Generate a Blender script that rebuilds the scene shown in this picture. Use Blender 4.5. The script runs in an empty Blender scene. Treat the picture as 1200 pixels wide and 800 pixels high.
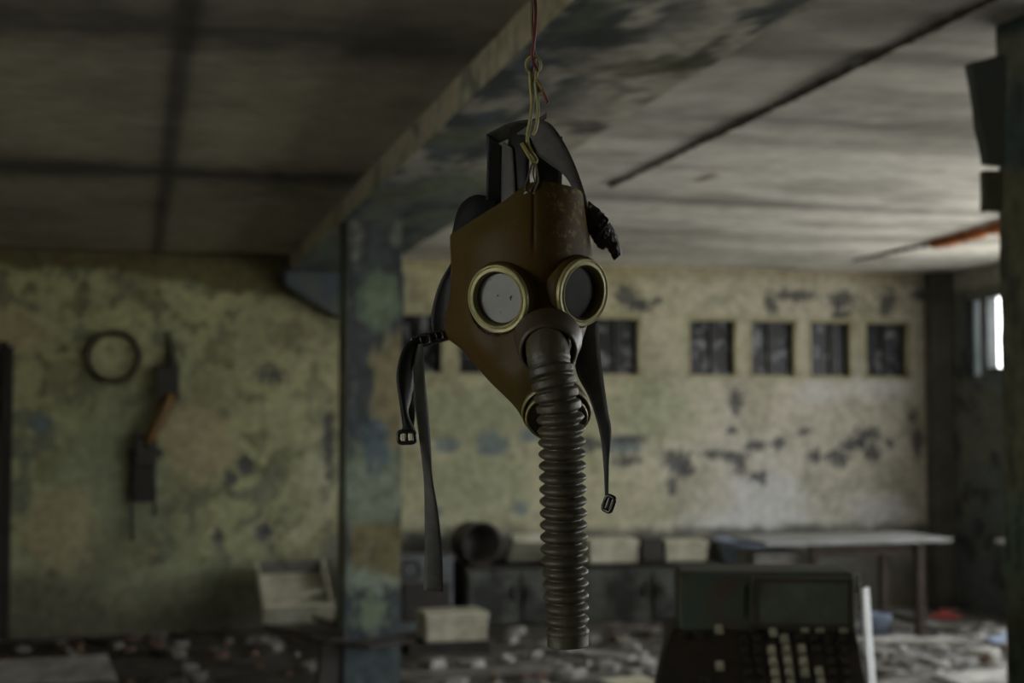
import bpy, bmesh, math, random
import numpy as np
from mathutils import Vector, Matrix

# ------------------------------------------------------------------ camera
scene = bpy.context.scene
COL = scene.collection
F = 1700.0                       # focal length in pixels of the 1200 px wide frame
CAM = Vector((0.0, 0.0, 1.60))
YAW = math.atan(440.0 / F)
PITCH = math.atan(90.0 / F)
FW = Vector((math.sin(YAW) * math.cos(PITCH), math.cos(YAW) * math.cos(PITCH), math.sin(PITCH)))
RT = Vector((math.cos(YAW), -math.sin(YAW), 0.0))
UP = RT.cross(FW)
MASK_D = 1.60
cam_data = bpy.data.cameras.new('camera')
cam = bpy.data.objects.new('camera', cam_data)
COL.objects.link(cam)
cam.matrix_world = Matrix((
    (RT.x, UP.x, -FW.x, CAM.x), (RT.y, UP.y, -FW.y, CAM.y), (RT.z, UP.z, -FW.z, CAM.z), (0, 0, 0, 1)))
cam_data.sensor_width = 36.0
cam_data.lens = 36.0 * F / 1200.0
cam_data.clip_start = 0.05
cam_data.dof.use_dof = True
cam_data.dof.focus_distance = MASK_D - 0.03
cam_data.dof.aperture_fstop = 5.0
scene.camera = cam

# ------------------------------------------------------------------ light
scene.view_settings.view_transform = 'Standard'
scene.view_settings.look = 'None'
scene.view_settings.gamma = 1.0
scene.view_settings.use_curve_mapping = False
scene.view_settings.exposure = 1.3
scene.cycles.use_denoising = True
scene.cycles.max_bounces = 8
scene.cycles.diffuse_bounces = 6
scene.cycles.caustics_reflective = False
scene.cycles.caustics_refractive = False
scene.cycles.sample_clamp_indirect = 6.0

world = bpy.data.worlds.new('overcast_sky')
scene.world = world
world.use_nodes = True
wn = world.node_tree.nodes
wl = world.node_tree.links
wn.clear()
w_out = wn.new('ShaderNodeOutputWorld')
w_bg = wn.new('ShaderNodeBackground')
w_tc = wn.new('ShaderNodeTexCoord')
w_sep = wn.new('ShaderNodeSeparateXYZ')
w_ramp = wn.new('ShaderNodeValToRGB')
w_ramp.color_ramp.elements[0].position = 0.46
w_ramp.color_ramp.elements[0].color = (0.78, 0.77, 0.68, 1)
w_ramp.color_ramp.elements[1].position = 0.54
w_ramp.color_ramp.elements[1].color = (0.92, 0.96, 1.0, 1)
w_map = wn.new('ShaderNodeMapRange')
w_map.inputs['From Min'].default_value = -1
w_map.inputs['From Max'].default_value = 1
wl.new(w_tc.outputs['Generated'], w_sep.inputs[0])
wl.new(w_sep.outputs['Z'], w_map.inputs['Value'])
wl.new(w_map.outputs[0], w_ramp.inputs[0])
wl.new(w_ramp.outputs[0], w_bg.inputs['Color'])
w_bg.inputs['Strength'].default_value = 4.0
wl.new(w_bg.outputs[0], w_out.inputs['Surface'])


# ------------------------------------------------------------------ measuring helpers
def ray(x, y):
    return FW + RT * ((x - 600.0) / F) + UP * ((400.0 - y) / F)

def at(x, y, d):
    return CAM + ray(x, y) * d

def on_y(x, y, Y):
    r = ray(x, y); return CAM + r * (Y / r.y)

def on_x(x, y, X):
    r = ray(x, y); return CAM + r * (X / r.x)

def on_z(x, y, Z):
    r = ray(x, y); return CAM + r * ((Z - CAM.z) / r.z)

def depth(p):
    return (Vector(p) - CAM).dot(FW)

# ------------------------------------------------------------------ numpy noise
def vnoise(x, y, seed=0):
    xi = np.floor(x).astype(np.int64); yi = np.floor(y).astype(np.int64)
    xf = x - xi; yf = y - yi
    u = xf * xf * (3 - 2 * xf); v = yf * yf * (3 - 2 * yf)
    def h(a, b):
        n = (a * 374761393 + b * 668265263 + seed * 974634777) & 0x7fffffff
        n = ((n ^ (n >> 13)) * 1274126177) & 0x7fffffff
        n = n ^ (n >> 16)
        return (n & 0xffff) / 65535.0
    a = h(xi, yi); b = h(xi + 1, yi); c = h(xi, yi + 1); d = h(xi + 1, yi + 1)
    return (a * (1 - u) + b * u) * (1 - v) + (c * (1 - u) + d * u) * v

def fbm(x, y, s=1.0, o=4, seed=0):
    t = np.zeros_like(x, dtype=float); a = 0.5; f = s; n = 0
    for k in range(o):
        t += a * vnoise(x * f + 13.7 * k, y * f - 7.3 * k, seed + k); n += a
        a *= 0.55; f *= 2.03
    return t / n

def sstep(a, b, x):
    t = np.clip((x - a) / (b - a), 0, 1)
    return t * t * (3 - 2 * t)

def mixc(c, col, m):
    return c * (1 - m[:, None]) + np.array(col)[None, :] * m[:, None]

def blob(x, y, cx, cy, rx, ry, seed, rough=0.9, soft=0.25):
    d = np.sqrt(((x - cx) / rx) ** 2 + ((y - cy) / ry) ** 2)
    n = fbm(x, y, 2.2 / max(min(rx, ry), 0.02), 3, seed) - 0.5
    return 1 - sstep(1 - soft, 1 + soft, d + n * rough * 1.6)

# ------------------------------------------------------------------ materials
def new_mat(name):
    m = bpy.data.materials.new(name); m.use_nodes = True
    return m, m.node_tree.nodes, m.node_tree.links, m.node_tree.nodes['Principled BSDF']

def pbr(name, c1, c2=None, rough=0.6, metal=0.0, scale=8.0, bump=0.2, bscale=None, lo=0.4, hi=0.65, spec=0.5, coords='Object'):
    m, n, l, b = new_mat(name)
    b.inputs['Roughness'].default_value = rough
    b.inputs['Metallic'].default_value = metal
    b.inputs['Specular IOR Level'].default_value = spec
    if c2 is None:
        c2 = tuple(v * 0.6 for v in c1)
    tc = n.new('ShaderNodeTexCoord')
    nz = n.new('ShaderNodeTexNoise'); nz.inputs['Scale'].default_value = scale
    nz.inputs['Detail'].default_value = 6; nz.inputs['Roughness'].default_value = 0.65
    l.new(tc.outputs[coords], nz.inputs['Vector'])
    rp = n.new('ShaderNodeValToRGB')
    rp.color_ramp.elements[0].position = lo; rp.color_ramp.elements[0].color = (*c1, 1)
    rp.color_ramp.elements[1].position = hi; rp.color_ramp.elements[1].color = (*c2, 1)
    l.new(nz.outputs['Fac'], rp.inputs[0]); l.new(rp.outputs[0], b.inputs['Base Color'])
    if bump:
        nb = n.new('ShaderNodeTexNoise'); nb.inputs['Scale'].default_value = bscale or scale * 3
        nb.inputs['Detail'].default_value = 5
        l.new(tc.outputs[coords], nb.inputs['Vector'])
        bp = n.new('ShaderNodeBump'); bp.inputs['Strength'].default_value = bump
        bp.inputs['Distance'].default_value = 0.01
        l.new(nb.outputs['Fac'], bp.inputs['Height']); l.new(bp.outputs[0], b.inputs['Normal'])
    return m

def paint_mat(name, rough=0.75, grain=0.25, scale=14.0):
    """weathered paint: colour from the per-vertex layer of paint, plaster and dirt, plus fine grain"""
    m, n, l, b = new_mat(name)
    b.inputs['Roughness'].default_value = rough
    b.inputs['Specular IOR Level'].default_value = 0.3
    at_ = n.new('ShaderNodeAttribute'); at_.attribute_name = 'paint'
    tc = n.new('ShaderNodeTexCoord')
    nz = n.new('ShaderNodeTexNoise'); nz.inputs['Scale'].default_value = scale
    nz.inputs['Detail'].default_value = 7
    l.new(tc.outputs['Object'], nz.inputs['Vector'])
    mr = n.new('ShaderNodeMapRange'); mr.inputs['From Min'].default_value = 0.3; mr.inputs['From Max'].default_value = 0.7
    mr.inputs['To Min'].default_value = 1 - grain; mr.inputs['To Max'].default_value = 1 + grain * 0.5
    l.new(nz.outputs['Fac'], mr.inputs['Value'])
    mx = n.new('ShaderNodeVectorMath'); mx.operation = 'SCALE'
    l.new(at_.outputs['Color'], mx.inputs[0]); l.new(mr.outputs[0], mx.inputs['Scale'])
    l.new(mx.outputs[0], b.inputs['Base Color'])
    bp = n.new('ShaderNodeBump'); bp.inputs['Strength'].default_value = 0.35; bp.inputs['Distance'].default_value = 0.01
    l.new(nz.outputs['Fac'], bp.inputs['Height']); l.new(bp.outputs[0], b.inputs['Normal'])
    return m

M = {}
M['wall'] = paint_mat('weathered_wall_paint', 0.8)
M['ceil'] = paint_mat('weathered_ceiling_paint', 0.85, 0.2, 9)
M['beam'] = paint_mat('peeling_beam_paint', 0.7, 0.35, 16)
M['concrete'] = pbr('bare_concrete', (0.20, 0.19, 0.17), (0.11, 0.105, 0.09), 0.9, scale=3)
M['dark_room'] = pbr('dark_plaster', (0.06, 0.06, 0.05), (0.03, 0.03, 0.028), 0.9, scale=4)  # dark walls for the closed rooms behind the far wall
M['frame_cream'] = pbr('cream_frame_paint', (0.42, 0.39, 0.25), (0.24, 0.21, 0.12), 0.7, scale=6)
M['frame_blue'] = pbr('blue_grey_frame_paint', (0.045, 0.055, 0.06), (0.02, 0.022, 0.022), 0.6, scale=7)
M['rust'] = pbr('orange_rust', (0.55, 0.17, 0.045), (0.24, 0.08, 0.03), 0.9, scale=14, bump=0.6)
M['rust_dark'] = pbr('dark_rust', (0.055, 0.035, 0.022), (0.02, 0.015, 0.012), 0.9, scale=18, bump=0.6)
M['black_iron'] = pbr('black_iron', (0.022, 0.021, 0.018), (0.045, 0.03, 0.02), 0.6, scale=20)
M['wood_dark'] = pbr('dark_wet_wood', (0.035, 0.028, 0.02), (0.018, 0.014, 0.01), 0.8, scale=9)
M['wood_grey'] = pbr('grey_dusty_wood', (0.20, 0.19, 0.165), (0.10, 0.09, 0.07), 0.85, scale=9)
M['cream'] = pbr('cream_enamel', (0.55, 0.53, 0.40), (0.33, 0.31, 0.21), 0.55, scale=7)
M['white'] = pbr('dirty_white_plastic', (0.80, 0.81, 0.80), (0.62, 0.62, 0.58), 0.5, scale=6)
M['plaster'] = pbr('broken_plaster', (0.44, 0.42, 0.38), (0.22, 0.21, 0.18), 0.95, scale=8)
M['paper'] = pbr('mouldy_paper', (0.42, 0.40, 0.34), (0.20, 0.18, 0.13), 0.95, scale=9)
M['brick'] = pbr('sooty_brick', (0.14, 0.075, 0.05), (0.07, 0.045, 0.035), 0.95, scale=9)
M['blue_plastic'] = pbr('pale_blue_plastic', (0.33, 0.40, 0.52), (0.20, 0.24, 0.30), 0.5, scale=6)
M['red_cloth'] = pbr('faded_red_cloth', (0.20, 0.025, 0.018), (0.09, 0.02, 0.016), 0.95, scale=9)
M['green_metal'] = pbr('dark_green_grey_enamel', (0.10, 0.105, 0.085), (0.022, 0.024, 0.02), 0.7, scale=6, lo=0.38, hi=0.58)
M['grey_metal'] = pbr('grey_blue_sheet_metal', (0.14, 0.155, 0.165), (0.06, 0.062, 0.06), 0.5, scale=5)
M['board_blue'] = pbr('blue_green_board', (0.045, 0.055, 0.052), (0.02, 0.024, 0.022), 0.7, scale=3)

def grime_glass(name, base, grime, cover=0.5, scale=5.0, trans=0.25, detail=7, soft=0.08):
    m, n, l, b = new_mat(name)
    tc = n.new('ShaderNodeNewGeometry')
    nz = n.new('ShaderNodeTexNoise'); nz.inputs['Scale'].default_value = scale; nz.inputs['Detail'].default_value = detail
    nz.inputs['Roughness'].default_value = 0.6
    l.new(tc.outputs['Position'], nz.inputs['Vector'])
    rp = n.new('ShaderNodeValToRGB')
    rp.color_ramp.elements[0].position = cover - soft; rp.color_ramp.elements[0].color = (*base, 1)
    rp.color_ramp.elements[1].position = cover + soft; rp.color_ramp.elements[1].color = (*grime, 1)
    l.new(nz.outputs['Fac'], rp.inputs[0]); l.new(rp.outputs[0], b.inputs['Base Color'])
    b.inputs['Roughness'].default_value = 0.3
    b.inputs['Specular IOR Level'].default_value = 0.2
    tr = n.new('ShaderNodeBsdfTransparent')
    mx = n.new('ShaderNodeMixShader')
    mx.inputs[0].default_value = trans
    out = n['Material Output']
    l.new(b.outputs[0], mx.inputs[1]); l.new(tr.outputs[0], mx.inputs[2]); l.new(mx.outputs[0], out.inputs['Surface'])
    return m

M['pane_dark'] = grime_glass('sooty_window_glass', (0.006, 0.006, 0.008), (0.22, 0.23, 0.25), 0.60, 10.0, 0.05, 3, 0.06)
M['pane_haze'] = grime_glass('hazy_window_glass', (0.40, 0.52, 0.54), (0.6, 0.7, 0.72), 0.5, 3.0, 0.09)
M['pane_clear'] = grime_glass('thin_dusty_glass', (0.6, 0.62, 0.6), (0.75, 0.76, 0.75), 0.55, 3.0, 0.85)

# ------------------------------------------------------------------ object helpers
def tag(o, label=None, cat=None, group=None, kind=None):
    if label: o['label'] = label
    if cat: o['category'] = cat
    if group: o['group'] = group
    if kind: o['kind'] = kind
    return o

def empty(name, loc, label=None, cat=None, group=None, kind=None):
    o = bpy.data.objects.new(name, None); COL.objects.link(o)
    o.location = loc; o.empty_display_size = 0.05
    return tag(o, label, cat, group, kind)

def wloc(o):
    p = Vector((0, 0, 0))
    while o is not None:
        p = p + o.location; o = o.parent
    return p

def obj(name, verts, faces, mat, parent=None, smooth=False, origin=None, colors=None, solid=0.0, bevel=0.0):
    """one mesh object from world-space vertices"""
    vs = [Vector(v) for v in verts]
    if origin is None:
        if parent is not None:
            origin = wloc(parent)
        else:
            lo = Vector((min(v.x for v in vs), min(v.y for v in vs), min(v.z for v in vs)))
            hi = Vector((max(v.x for v in vs), max(v.y for v in vs), max(v.z for v in vs)))
            origin = Vector(((lo.x + hi.x) / 2, (lo.y + hi.y) / 2, lo.z))
    origin = Vector(origin)
    me = bpy.data.meshes.new(name)
    me.from_pydata([tuple(v - origin) for v in vs], [], faces)
    me.validate()
    if colors is not None:
        ca = me.color_attributes.new('paint', 'FLOAT_COLOR', 'POINT')
        arr = np.ones((len(vs), 4), dtype=np.float32); arr[:, :3] = np.clip(colors, 0, 1)
        ca.data.foreach_set('color', arr.ravel())
    if smooth:
        me.polygons.foreach_set('use_smooth', [True] * len(me.polygons))
    me.materials.append(mat)
    me.update()
    o = bpy.data.objects.new(name, me); COL.objects.link(o)
    if parent is not None:
        o.parent = parent; o.location = origin - wloc(parent)
    else:
        o.location = origin
    if solid:
        s = o.modifiers.new('thickness', 'SOLIDIFY'); s.thickness = solid; s.offset = 0
    if bevel:
        bv = o.modifiers.new('edge', 'BEVEL'); bv.width = bevel; bv.segments = 2; bv.limit_method = 'ANGLE'
    return o

class MB:
    def __init__(s): s.v = []; s.f = []
    def add(s, vs, fs):
        k = len(s.v); s.v += [Vector(v) for v in vs]; s.f += [tuple(i + k for i in f) for f in fs]; return s
    def box(s, c, d, mat=None):
        """box about centre c with full sizes d, optional 3x3 rotation"""
        c = Vector(c); vs = []
        for i in (-0.5, 0.5):
            for j in (-0.5, 0.5):
                for k in (-0.5, 0.5):
                    p = Vector((i * d[0], j * d[1], k * d[2]))
                    vs.append(c + (mat @ p if mat is not None else p))
        return s.add(vs, [(0, 1, 3, 2), (4, 6, 7, 5), (0, 4, 5, 1), (2, 3, 7, 6), (0, 2, 6, 4), (1, 5, 7, 3)])
    def build(s, name, mat, parent=None, **k):
        return obj(name, s.v, s.f, mat, parent, **k)

def catmull(pts, n):
    pts = [np.array(p, float) for p in pts]
    P_ = [2 * pts[0] - pts[1]] + pts + [2 * pts[-1] - pts[-2]]
    out = []
    segs = len(pts) - 1
    for i in range(n + 1):
        t = i / n * segs; k = min(int(t), segs - 1); u = t - k
        a, b, c, d = P_[k], P_[k + 1], P_[k + 2], P_[k + 3]
        out.append(0.5 * ((2 * b) + (-a + c) * u + (2 * a - 5 * b + 4 * c - d) * u * u + (-a + 3 * b - 3 * c + d) * u ** 3))
    return out

def sweep(path, radii, sides=12, caps=True, closed=False):
    """tube mesh along a world path; radii is one number or one per point"""
    path = [Vector(p) for p in path]; n = len(path)
    if not hasattr(radii, '__len__'): radii = [radii] * n
    vs = []; fs = []
    prev = None
    for i, p in enumerate(path):
        if closed: t = path[(i + 1) % n] - path[i - 1]
        else: t = path[min(i + 1, n - 1)] - path[max(i - 1, 0)]
        t.normalize()
        if prev is None:
            a = Vector((0, 0, 1)) if abs(t.z) < 0.9 else Vector((1, 0, 0))
            u = t.cross(a).normalized()
        else:
            u = (prev - t * prev.dot(t)).normalized()
        prev = u
        w = t.cross(u)
        for k in range(sides):
            a = 2 * math.pi * k / sides
            vs.append(p + (u * math.cos(a) + w * math.sin(a)) * radii[i])
    for i in range(n if closed else n - 1):
        for k in range(sides):
            a = i * sides + k; b = i * sides + (k + 1) % sides
            c = ((i + 1) % n) * sides + (k + 1) % sides; d = ((i + 1) % n) * sides + k
            fs.append((a, b, c, d))
    if caps and not closed:
        fs.append(tuple(range(sides))[::-1]); fs.append(tuple((n - 1) * sides + k for k in range(sides)))
    return vs, fs

def lathe(c, axis, prof, sides=48, up=None, cap_end=False, cap_start=False):
    """surface of revolution; prof = list of (radius, along)"""
    c = Vector(c); ax = Vector(axis).normalized()
    a0 = Vector((0, 0, 1)) if abs(ax.z) < 0.9 else Vector((1, 0, 0))
    u = ax.cross(a0).normalized(); w = ax.cross(u)
    vs = []; fs = []
    for r, h in prof:
        for k in range(sides):
            a = 2 * math.pi * k / sides
            vs.append(c + ax * h + (u * math.cos(a) + w * math.sin(a)) * r)
    for i in range(len(prof) - 1):
        for k in range(sides):
            fs.append((i * sides + k, i * sides + (k + 1) % sides, (i + 1) * sides + (k + 1) % sides, (i + 1) * sides + k))
    if cap_end: fs.append(tuple((len(prof) - 1) * sides + k for k in range(sides)))
    if cap_start: fs.append(tuple(range(sides))[::-1])
    return vs, fs

def rotz(a): return Matrix.Rotation(a, 3, 'Z')

# ------------------------------------------------------------------ the room shell
YW = 11.2                      # the painted wall at the far end
ZC = 2.85                      # ceiling
XL = -4.5
YB = -4.0
XR = on_y(1106, 500, YW).x     # wall with the daylight windows

def axis_lines(a, b, step, extra=()):
    n = max(2, int(round((b - a) / step)) + 1)
    s = list(np.linspace(a, b, n)) + [e for e in extra if a < e < b]
    s = sorted(s); out = [s[0]]
    for q in s[1:]:
        if q - out[-1] > 1e-5: out.append(q)
    return np.array(out)

def grid_obj(name, us, vs, to3, colf, mat, holes=(), parent=None, kind='structure', relief=None, flip=False, label=None, cat=None):
    U, V = np.meshgrid(us, vs, indexing='ij')
    u = U.ravel(); v = V.ravel()
    col = colf(u, v)
    h = relief(u, v) if relief is not None else np.zeros_like(u)
    verts = [to3(a, b, c) for a, b, c in zip(u, v, h)]
    nu, nv = len(us), len(vs); faces = []
    for i in range(nu - 1):
        cu = (us[i] + us[i + 1]) / 2
        for j in range(nv - 1):
            cv = (vs[j] + vs[j + 1]) / 2
            if any(a < cu < b and c < cv < d for a, b, c, d in holes): continue
            q = (i * nv + j, (i + 1) * nv + j, (i + 1) * nv + j + 1, i * nv + j + 1)
            faces.append(q[::-1] if flip else q)
    o = obj(name, verts, faces, mat, parent, smooth=True, colors=col, origin=(0, 0, 0) if parent is None else None)
    if parent is None and kind: o['kind'] = kind
    return tag(o, label, cat)

# ---- far wall with its band of inner windows and a doorway
wz0 = on_y(900, 443, YW).z
wz1 = on_y(900, 373, YW).z
win_px = [(462, 521), (535, 592), (606, 670), (690, 751), (805, 864), (877, 934), (947, 999), (1012, 1066)]
win_x = [(on_y(a, 408, YW).x, on_y(b, 408, YW).x) for a, b in win_px]
door_x = (on_y(-130, 500, YW).x, on_y(9, 500, YW).x)
door_z = on_y(5, 406, YW).z
holes = [(a, b, wz0, wz1) for a, b in win_x] + [(door_x[0], door_x[1], -0.1, door_z)]

# peeled and stained places measured on the photograph: px, py, rx, ry (pixels)
def to_wall(list_):
    out = []
    for (px, py, rx, ry) in list_:
        p = on_y(px, py, YW); k = depth(p) / F
        out.append((p.x, p.z, rx * k, ry * k))
    return out

peel_dark = to_wall([
    (930, 346, 26, 7), (905, 356, 8, 10), (985, 350, 18, 8), (985, 372, 10, 16), (1040, 352, 9, 13), (1085, 345, 16, 6),
    (738, 348, 16, 12), (752, 358, 14, 6), (770, 352, 8, 4),
    (795, 540, 14, 12), (803, 550, 10, 8), (835, 532, 16, 5), (862, 535, 14, 6), (868, 548, 9, 9), (885, 522, 10, 7), (912, 520, 8, 8),
    (890, 560, 10, 7), (862, 470, 8, 14), (858, 505, 6, 6), (943, 505, 9, 4), (955, 534, 10, 8), (985, 535, 14, 9), (1000, 520, 14, 8),
    (1015, 510, 14, 10), (1022, 530, 10, 8), (1070, 490, 6, 8), (1076, 515, 7, 16), (1045, 520, 7, 5),
    (735, 540, 14, 6), (787, 572, 6, 10), (735, 515, 22, 5), (690, 520, 14, 8),
    (316, 440, 16, 10), (288, 545, 8, 10), (385, 520, 6, 40), (310, 620, 8, 12), (270, 560, 7, 9), (255, 628, 6, 8)])
peel_blue = to_wall([(578, 521, 22, 15), (525, 521, 16, 9), (620, 510, 14, 8), (47, 496, 12, 11), (730, 522, 22, 10), (512, 600, 7, 6), (610, 596, 9, 8)])
patch_grey = to_wall([(900, 590, 45, 40), (1040, 455, 45, 14), (960, 460, 30, 14), (1030, 600, 40, 20), (880, 610, 80, 14)])
patch_beige = to_wall([(232, 520, 42, 46), (20, 385, 26, 26), (70, 620, 40, 50)])
patch_green = to_wall([(770, 480, 50, 34), (560, 480, 90, 26), (120, 560, 60, 70), (210, 690, 110, 30), (560, 560, 60, 40)])
dirt_low = to_wall([(220, 740, 260, 26), (60, 720, 60, 40), (600, 640, 120, 12), (420, 690, 60, 60)])

def wall_col(x, z):
    n1 = fbm(x, z, 0.9, 4, 1); n2 = fbm(x, z, 3.5, 4, 2); n3 = fbm(x, z, 9.0, 3, 3)
    c = np.tile(np.array([0.50, 0.465, 0.295]), (len(x), 1))
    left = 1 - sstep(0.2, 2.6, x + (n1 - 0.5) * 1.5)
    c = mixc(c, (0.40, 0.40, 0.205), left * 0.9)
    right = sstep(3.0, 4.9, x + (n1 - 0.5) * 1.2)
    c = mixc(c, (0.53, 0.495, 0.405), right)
    c = mixc(c, (0.33, 0.34, 0.20), sstep(0.5, 0.72, n2) * 0.6 * (1 - 0.75 * right))
    c = mixc(c, (0.22, 0.205, 0.12), sstep(0.55, 0.72, n3) * 0.45 * (0.4 + 0.6 * left))
    c = mixc(c, (0.60, 0.57, 0.40), sstep(0.58, 0.75, fbm(x, z, 2.2, 4, 11)) * 0.5)
    c = mixc(c, (0.17, 0.15, 0.085), sstep(0.60, 0.70, fbm(x, z, 1.6, 5, 12)) * 0.55 * left)
    c = mixc(c, (0.15, 0.16, 0.12), sstep(0.62, 0.68, fbm(x, z, 5.0, 3, 14)) * 0.7 * left)
    c = mixc(c, (0.10, 0.095, 0.06), sstep(0.63, 0.70, fbm(x, z, 7.5, 4, 16)) * 0.65 * (0.35 + 0.65 * left))
    c = mixc(c, (0.20, 0.20, 0.12), sstep(0.50, 0.62, fbm(x, z, 0.8, 5, 17)) * 0.55 * left)
    c = mixc(c, (0.26, 0.24, 0.17), sstep(0.58, 0.66, fbm(x, z * 0.6, 3.2, 5, 18)) * 0.45 * (1 - left))
    for k, (a, b, r, s) in enumerate(patch_green): c = mixc(c, (0.31, 0.34, 0.20), blob(x, z, a, b, r, s, 40 + k, 0.8, 0.4) * 0.6)
    for k, (a, b, r, s) in enumerate(patch_beige): c = mixc(c, (0.43, 0.37, 0.21), blob(x, z, a, b, r, s, 60 + k, 0.5, 0.2) * 0.8)
    for k, (a, b, r, s) in enumerate(patch_grey): c = mixc(c, (0.60, 0.59, 0.56), blob(x, z, a, b, r, s, 80 + k, 0.7, 0.5) * 0.75)
    for k, (a, b, r, s) in enumerate(peel_blue): c = mixc(c, (0.15, 0.20, 0.22), blob(x, z, a, b, r, s, 100 + k, 0.8, 0.3) * 0.8)
    for k, (a, b, r, s) in enumerate(peel_dark): c = mixc(c, (0.085, 0.085, 0.09), blob(x, z, a, b, r * 1.05, s * 1.05, 120 + k, 1.3, 0.25) * 0.9)
    # dark band running under the ceiling, deeper towards the column, and grime rising from the floor
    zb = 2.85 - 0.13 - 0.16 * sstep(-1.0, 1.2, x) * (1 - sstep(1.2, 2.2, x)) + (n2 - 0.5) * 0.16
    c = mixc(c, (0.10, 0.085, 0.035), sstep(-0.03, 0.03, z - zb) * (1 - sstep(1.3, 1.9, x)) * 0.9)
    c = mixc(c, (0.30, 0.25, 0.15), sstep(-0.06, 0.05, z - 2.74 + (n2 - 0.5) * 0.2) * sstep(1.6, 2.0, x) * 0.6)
    for k, (a, b, r, s) in enumerate(dirt_low): c = mixc(c, (0.12, 0.11, 0.065), blob(x, z, a, b, r, s, 200 + k, 0.8, 0.5) * 0.7)
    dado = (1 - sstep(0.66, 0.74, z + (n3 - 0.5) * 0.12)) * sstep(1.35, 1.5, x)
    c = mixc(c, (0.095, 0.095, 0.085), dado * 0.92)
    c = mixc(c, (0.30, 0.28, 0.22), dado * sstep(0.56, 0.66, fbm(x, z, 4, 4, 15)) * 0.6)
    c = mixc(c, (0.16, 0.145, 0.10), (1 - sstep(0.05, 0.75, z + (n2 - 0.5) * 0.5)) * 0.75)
    return c

def wall_rel(x, z):
    r = (fbm(x, z, 6, 3, 7) - 0.5) * 0.010
    for k, (a, b, rr, s) in enumerate(peel_dark): r = r + 0.012 * blob(x, z, a, b, rr, s, 120 + k, 1.3, 0.25)
    return r

xs = axis_lines(-1.6, XR, 0.017, [e for a, b in win_x for e in (a, b)] + list(door_x))
xs = np.concatenate([axis_lines(XL, -1.6, 0.3, door_x)[:-1], xs])
zs = axis_lines(0, ZC + 0.06, 0.017, [wz0, wz1, door_z])
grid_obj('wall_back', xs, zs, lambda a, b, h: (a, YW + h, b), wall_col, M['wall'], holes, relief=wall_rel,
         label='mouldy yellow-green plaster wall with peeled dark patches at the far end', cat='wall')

# rooms behind the far wall (dark kitchen and corridor)
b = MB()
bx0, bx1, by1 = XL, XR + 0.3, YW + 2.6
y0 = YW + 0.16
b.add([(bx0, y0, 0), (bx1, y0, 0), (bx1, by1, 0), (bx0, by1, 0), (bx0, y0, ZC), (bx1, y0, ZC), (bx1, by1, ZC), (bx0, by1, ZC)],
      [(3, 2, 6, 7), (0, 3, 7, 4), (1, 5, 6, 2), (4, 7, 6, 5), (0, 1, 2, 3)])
tag(b.build('wall_kitchen', M['dark_room'], origin=(0, 0, 0)), 'dark kitchen shell behind the band of inner windows', 'wall', kind='structure')

for i, (a, b_) in enumerate(win_x):
    e = empty('window_%d' % (i + 1), ((a + b_) / 2, YW, wz0), 'small sooty two-pane inner window set in the mouldy plaster wall', 'window', 'band of inner windows in the far wall', 'structure')
    m = MB(); t = 0.035; dpt = 0.15; yc = YW + 0.07
    m.box(((a + b_) / 2, yc, wz0 + t / 2 - 0.01), (b_ - a, dpt, t)); m.box(((a + b_) / 2, yc, wz1 - t / 2 + 0.01), (b_ - a, dpt, t))
    m.box((a + t / 2 - 0.01, yc, (wz0 + wz1) / 2), (t, dpt, wz1 - wz0)); m.box((b_ - t / 2 + 0.01, yc, (wz0 + wz1) / 2), (t, dpt, wz1 - wz0))
    m.build('frame', M['frame_cream'], e)
    mid = a + (b_ - a) * (0.52 + 0.06 * math.sin(i * 2.3))
    MB().box((mid, YW + 0.06, (wz0 + wz1) / 2), (0.022, 0.04, wz1 - wz0 - 0.05)).build('mullion', M['black_iron'], e)
    for (p, q) in ((a + 0.02, mid - 0.008), (mid + 0.008, b_ - 0.02)):
        MB().box(((p + q) / 2, YW + 0.075, (wz0 + wz1) / 2), (q - p, 0.006, wz1 - wz0 - 0.04)).build('pane', M['pane_dark'], e)

# doorway at the left end: dark frame and open leaf
e = empty('door_1', ((door_x[0] + door_x[1]) / 2, YW, 0), 'dark doorway with a black wooden frame in the mouldy wall', 'door', kind='structure')
for x in door_x: MB().box((x, YW + 0.05, door_z / 2), (0.07, 0.20, door_z)).build('jamb', M['wood_dark'], e)
MB().box(((door_x[0] + door_x[1]) / 2, YW + 0.05, door_z), (door_x[1] - door_x[0], 0.20, 0.07)).build('lintel', M['wood_dark'], e)

# ---- window wall on the right
p1a, p1b = on_x(1131, 400, XR).y, on_x(1150, 400, XR).y
p2a, p2b = on_x(1156, 400, XR).y, on_x(1181, 400, XR).y
tz1 = on_x(1165, 346, XR).z; tz0 = on_x(1168, 432, XR).z
big = [(-0.4, 1.4), (2.2, 4.4), (5.0, 7.2), (7.7, 9.6)]  # unseen openings, tall for more light; the first added to light the mask
rholes = [(a, b_, 0.85, 2.62) for a, b_ in big] + [(p1b, p1a, tz0 - 0.06, tz1), (p2b, p2a, tz0, tz1)]
def rwall_col(y, z):
    n1 = fbm(y, z, 2.0, 4, 21); n2 = fbm(y, z, 7.0, 3, 22)
    c = np.tile(np.array([0.115, 0.130, 0.128]), (len(y), 1))
    c = mixc(c, (0.16, 0.155, 0.12), sstep(0.52, 0.62, n1) * 0.8)
    c = mixc(c, (0.03, 0.032, 0.032), sstep(0.55, 0.7, n2) * 0.7)
    c = mixc(c, (0.34, 0.33, 0.27), sstep(2.66, 2.70, z + (n2 - 0.5) * 0.04))
    return c
ys = np.concatenate([axis_lines(YB, 8.5, 0.25, [e_ for h in rholes for e_ in h[:2]])[:-1], axis_lines(8.5, YW, 0.03, [e_ for h in rholes for e_ in h[:2]])])
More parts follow.
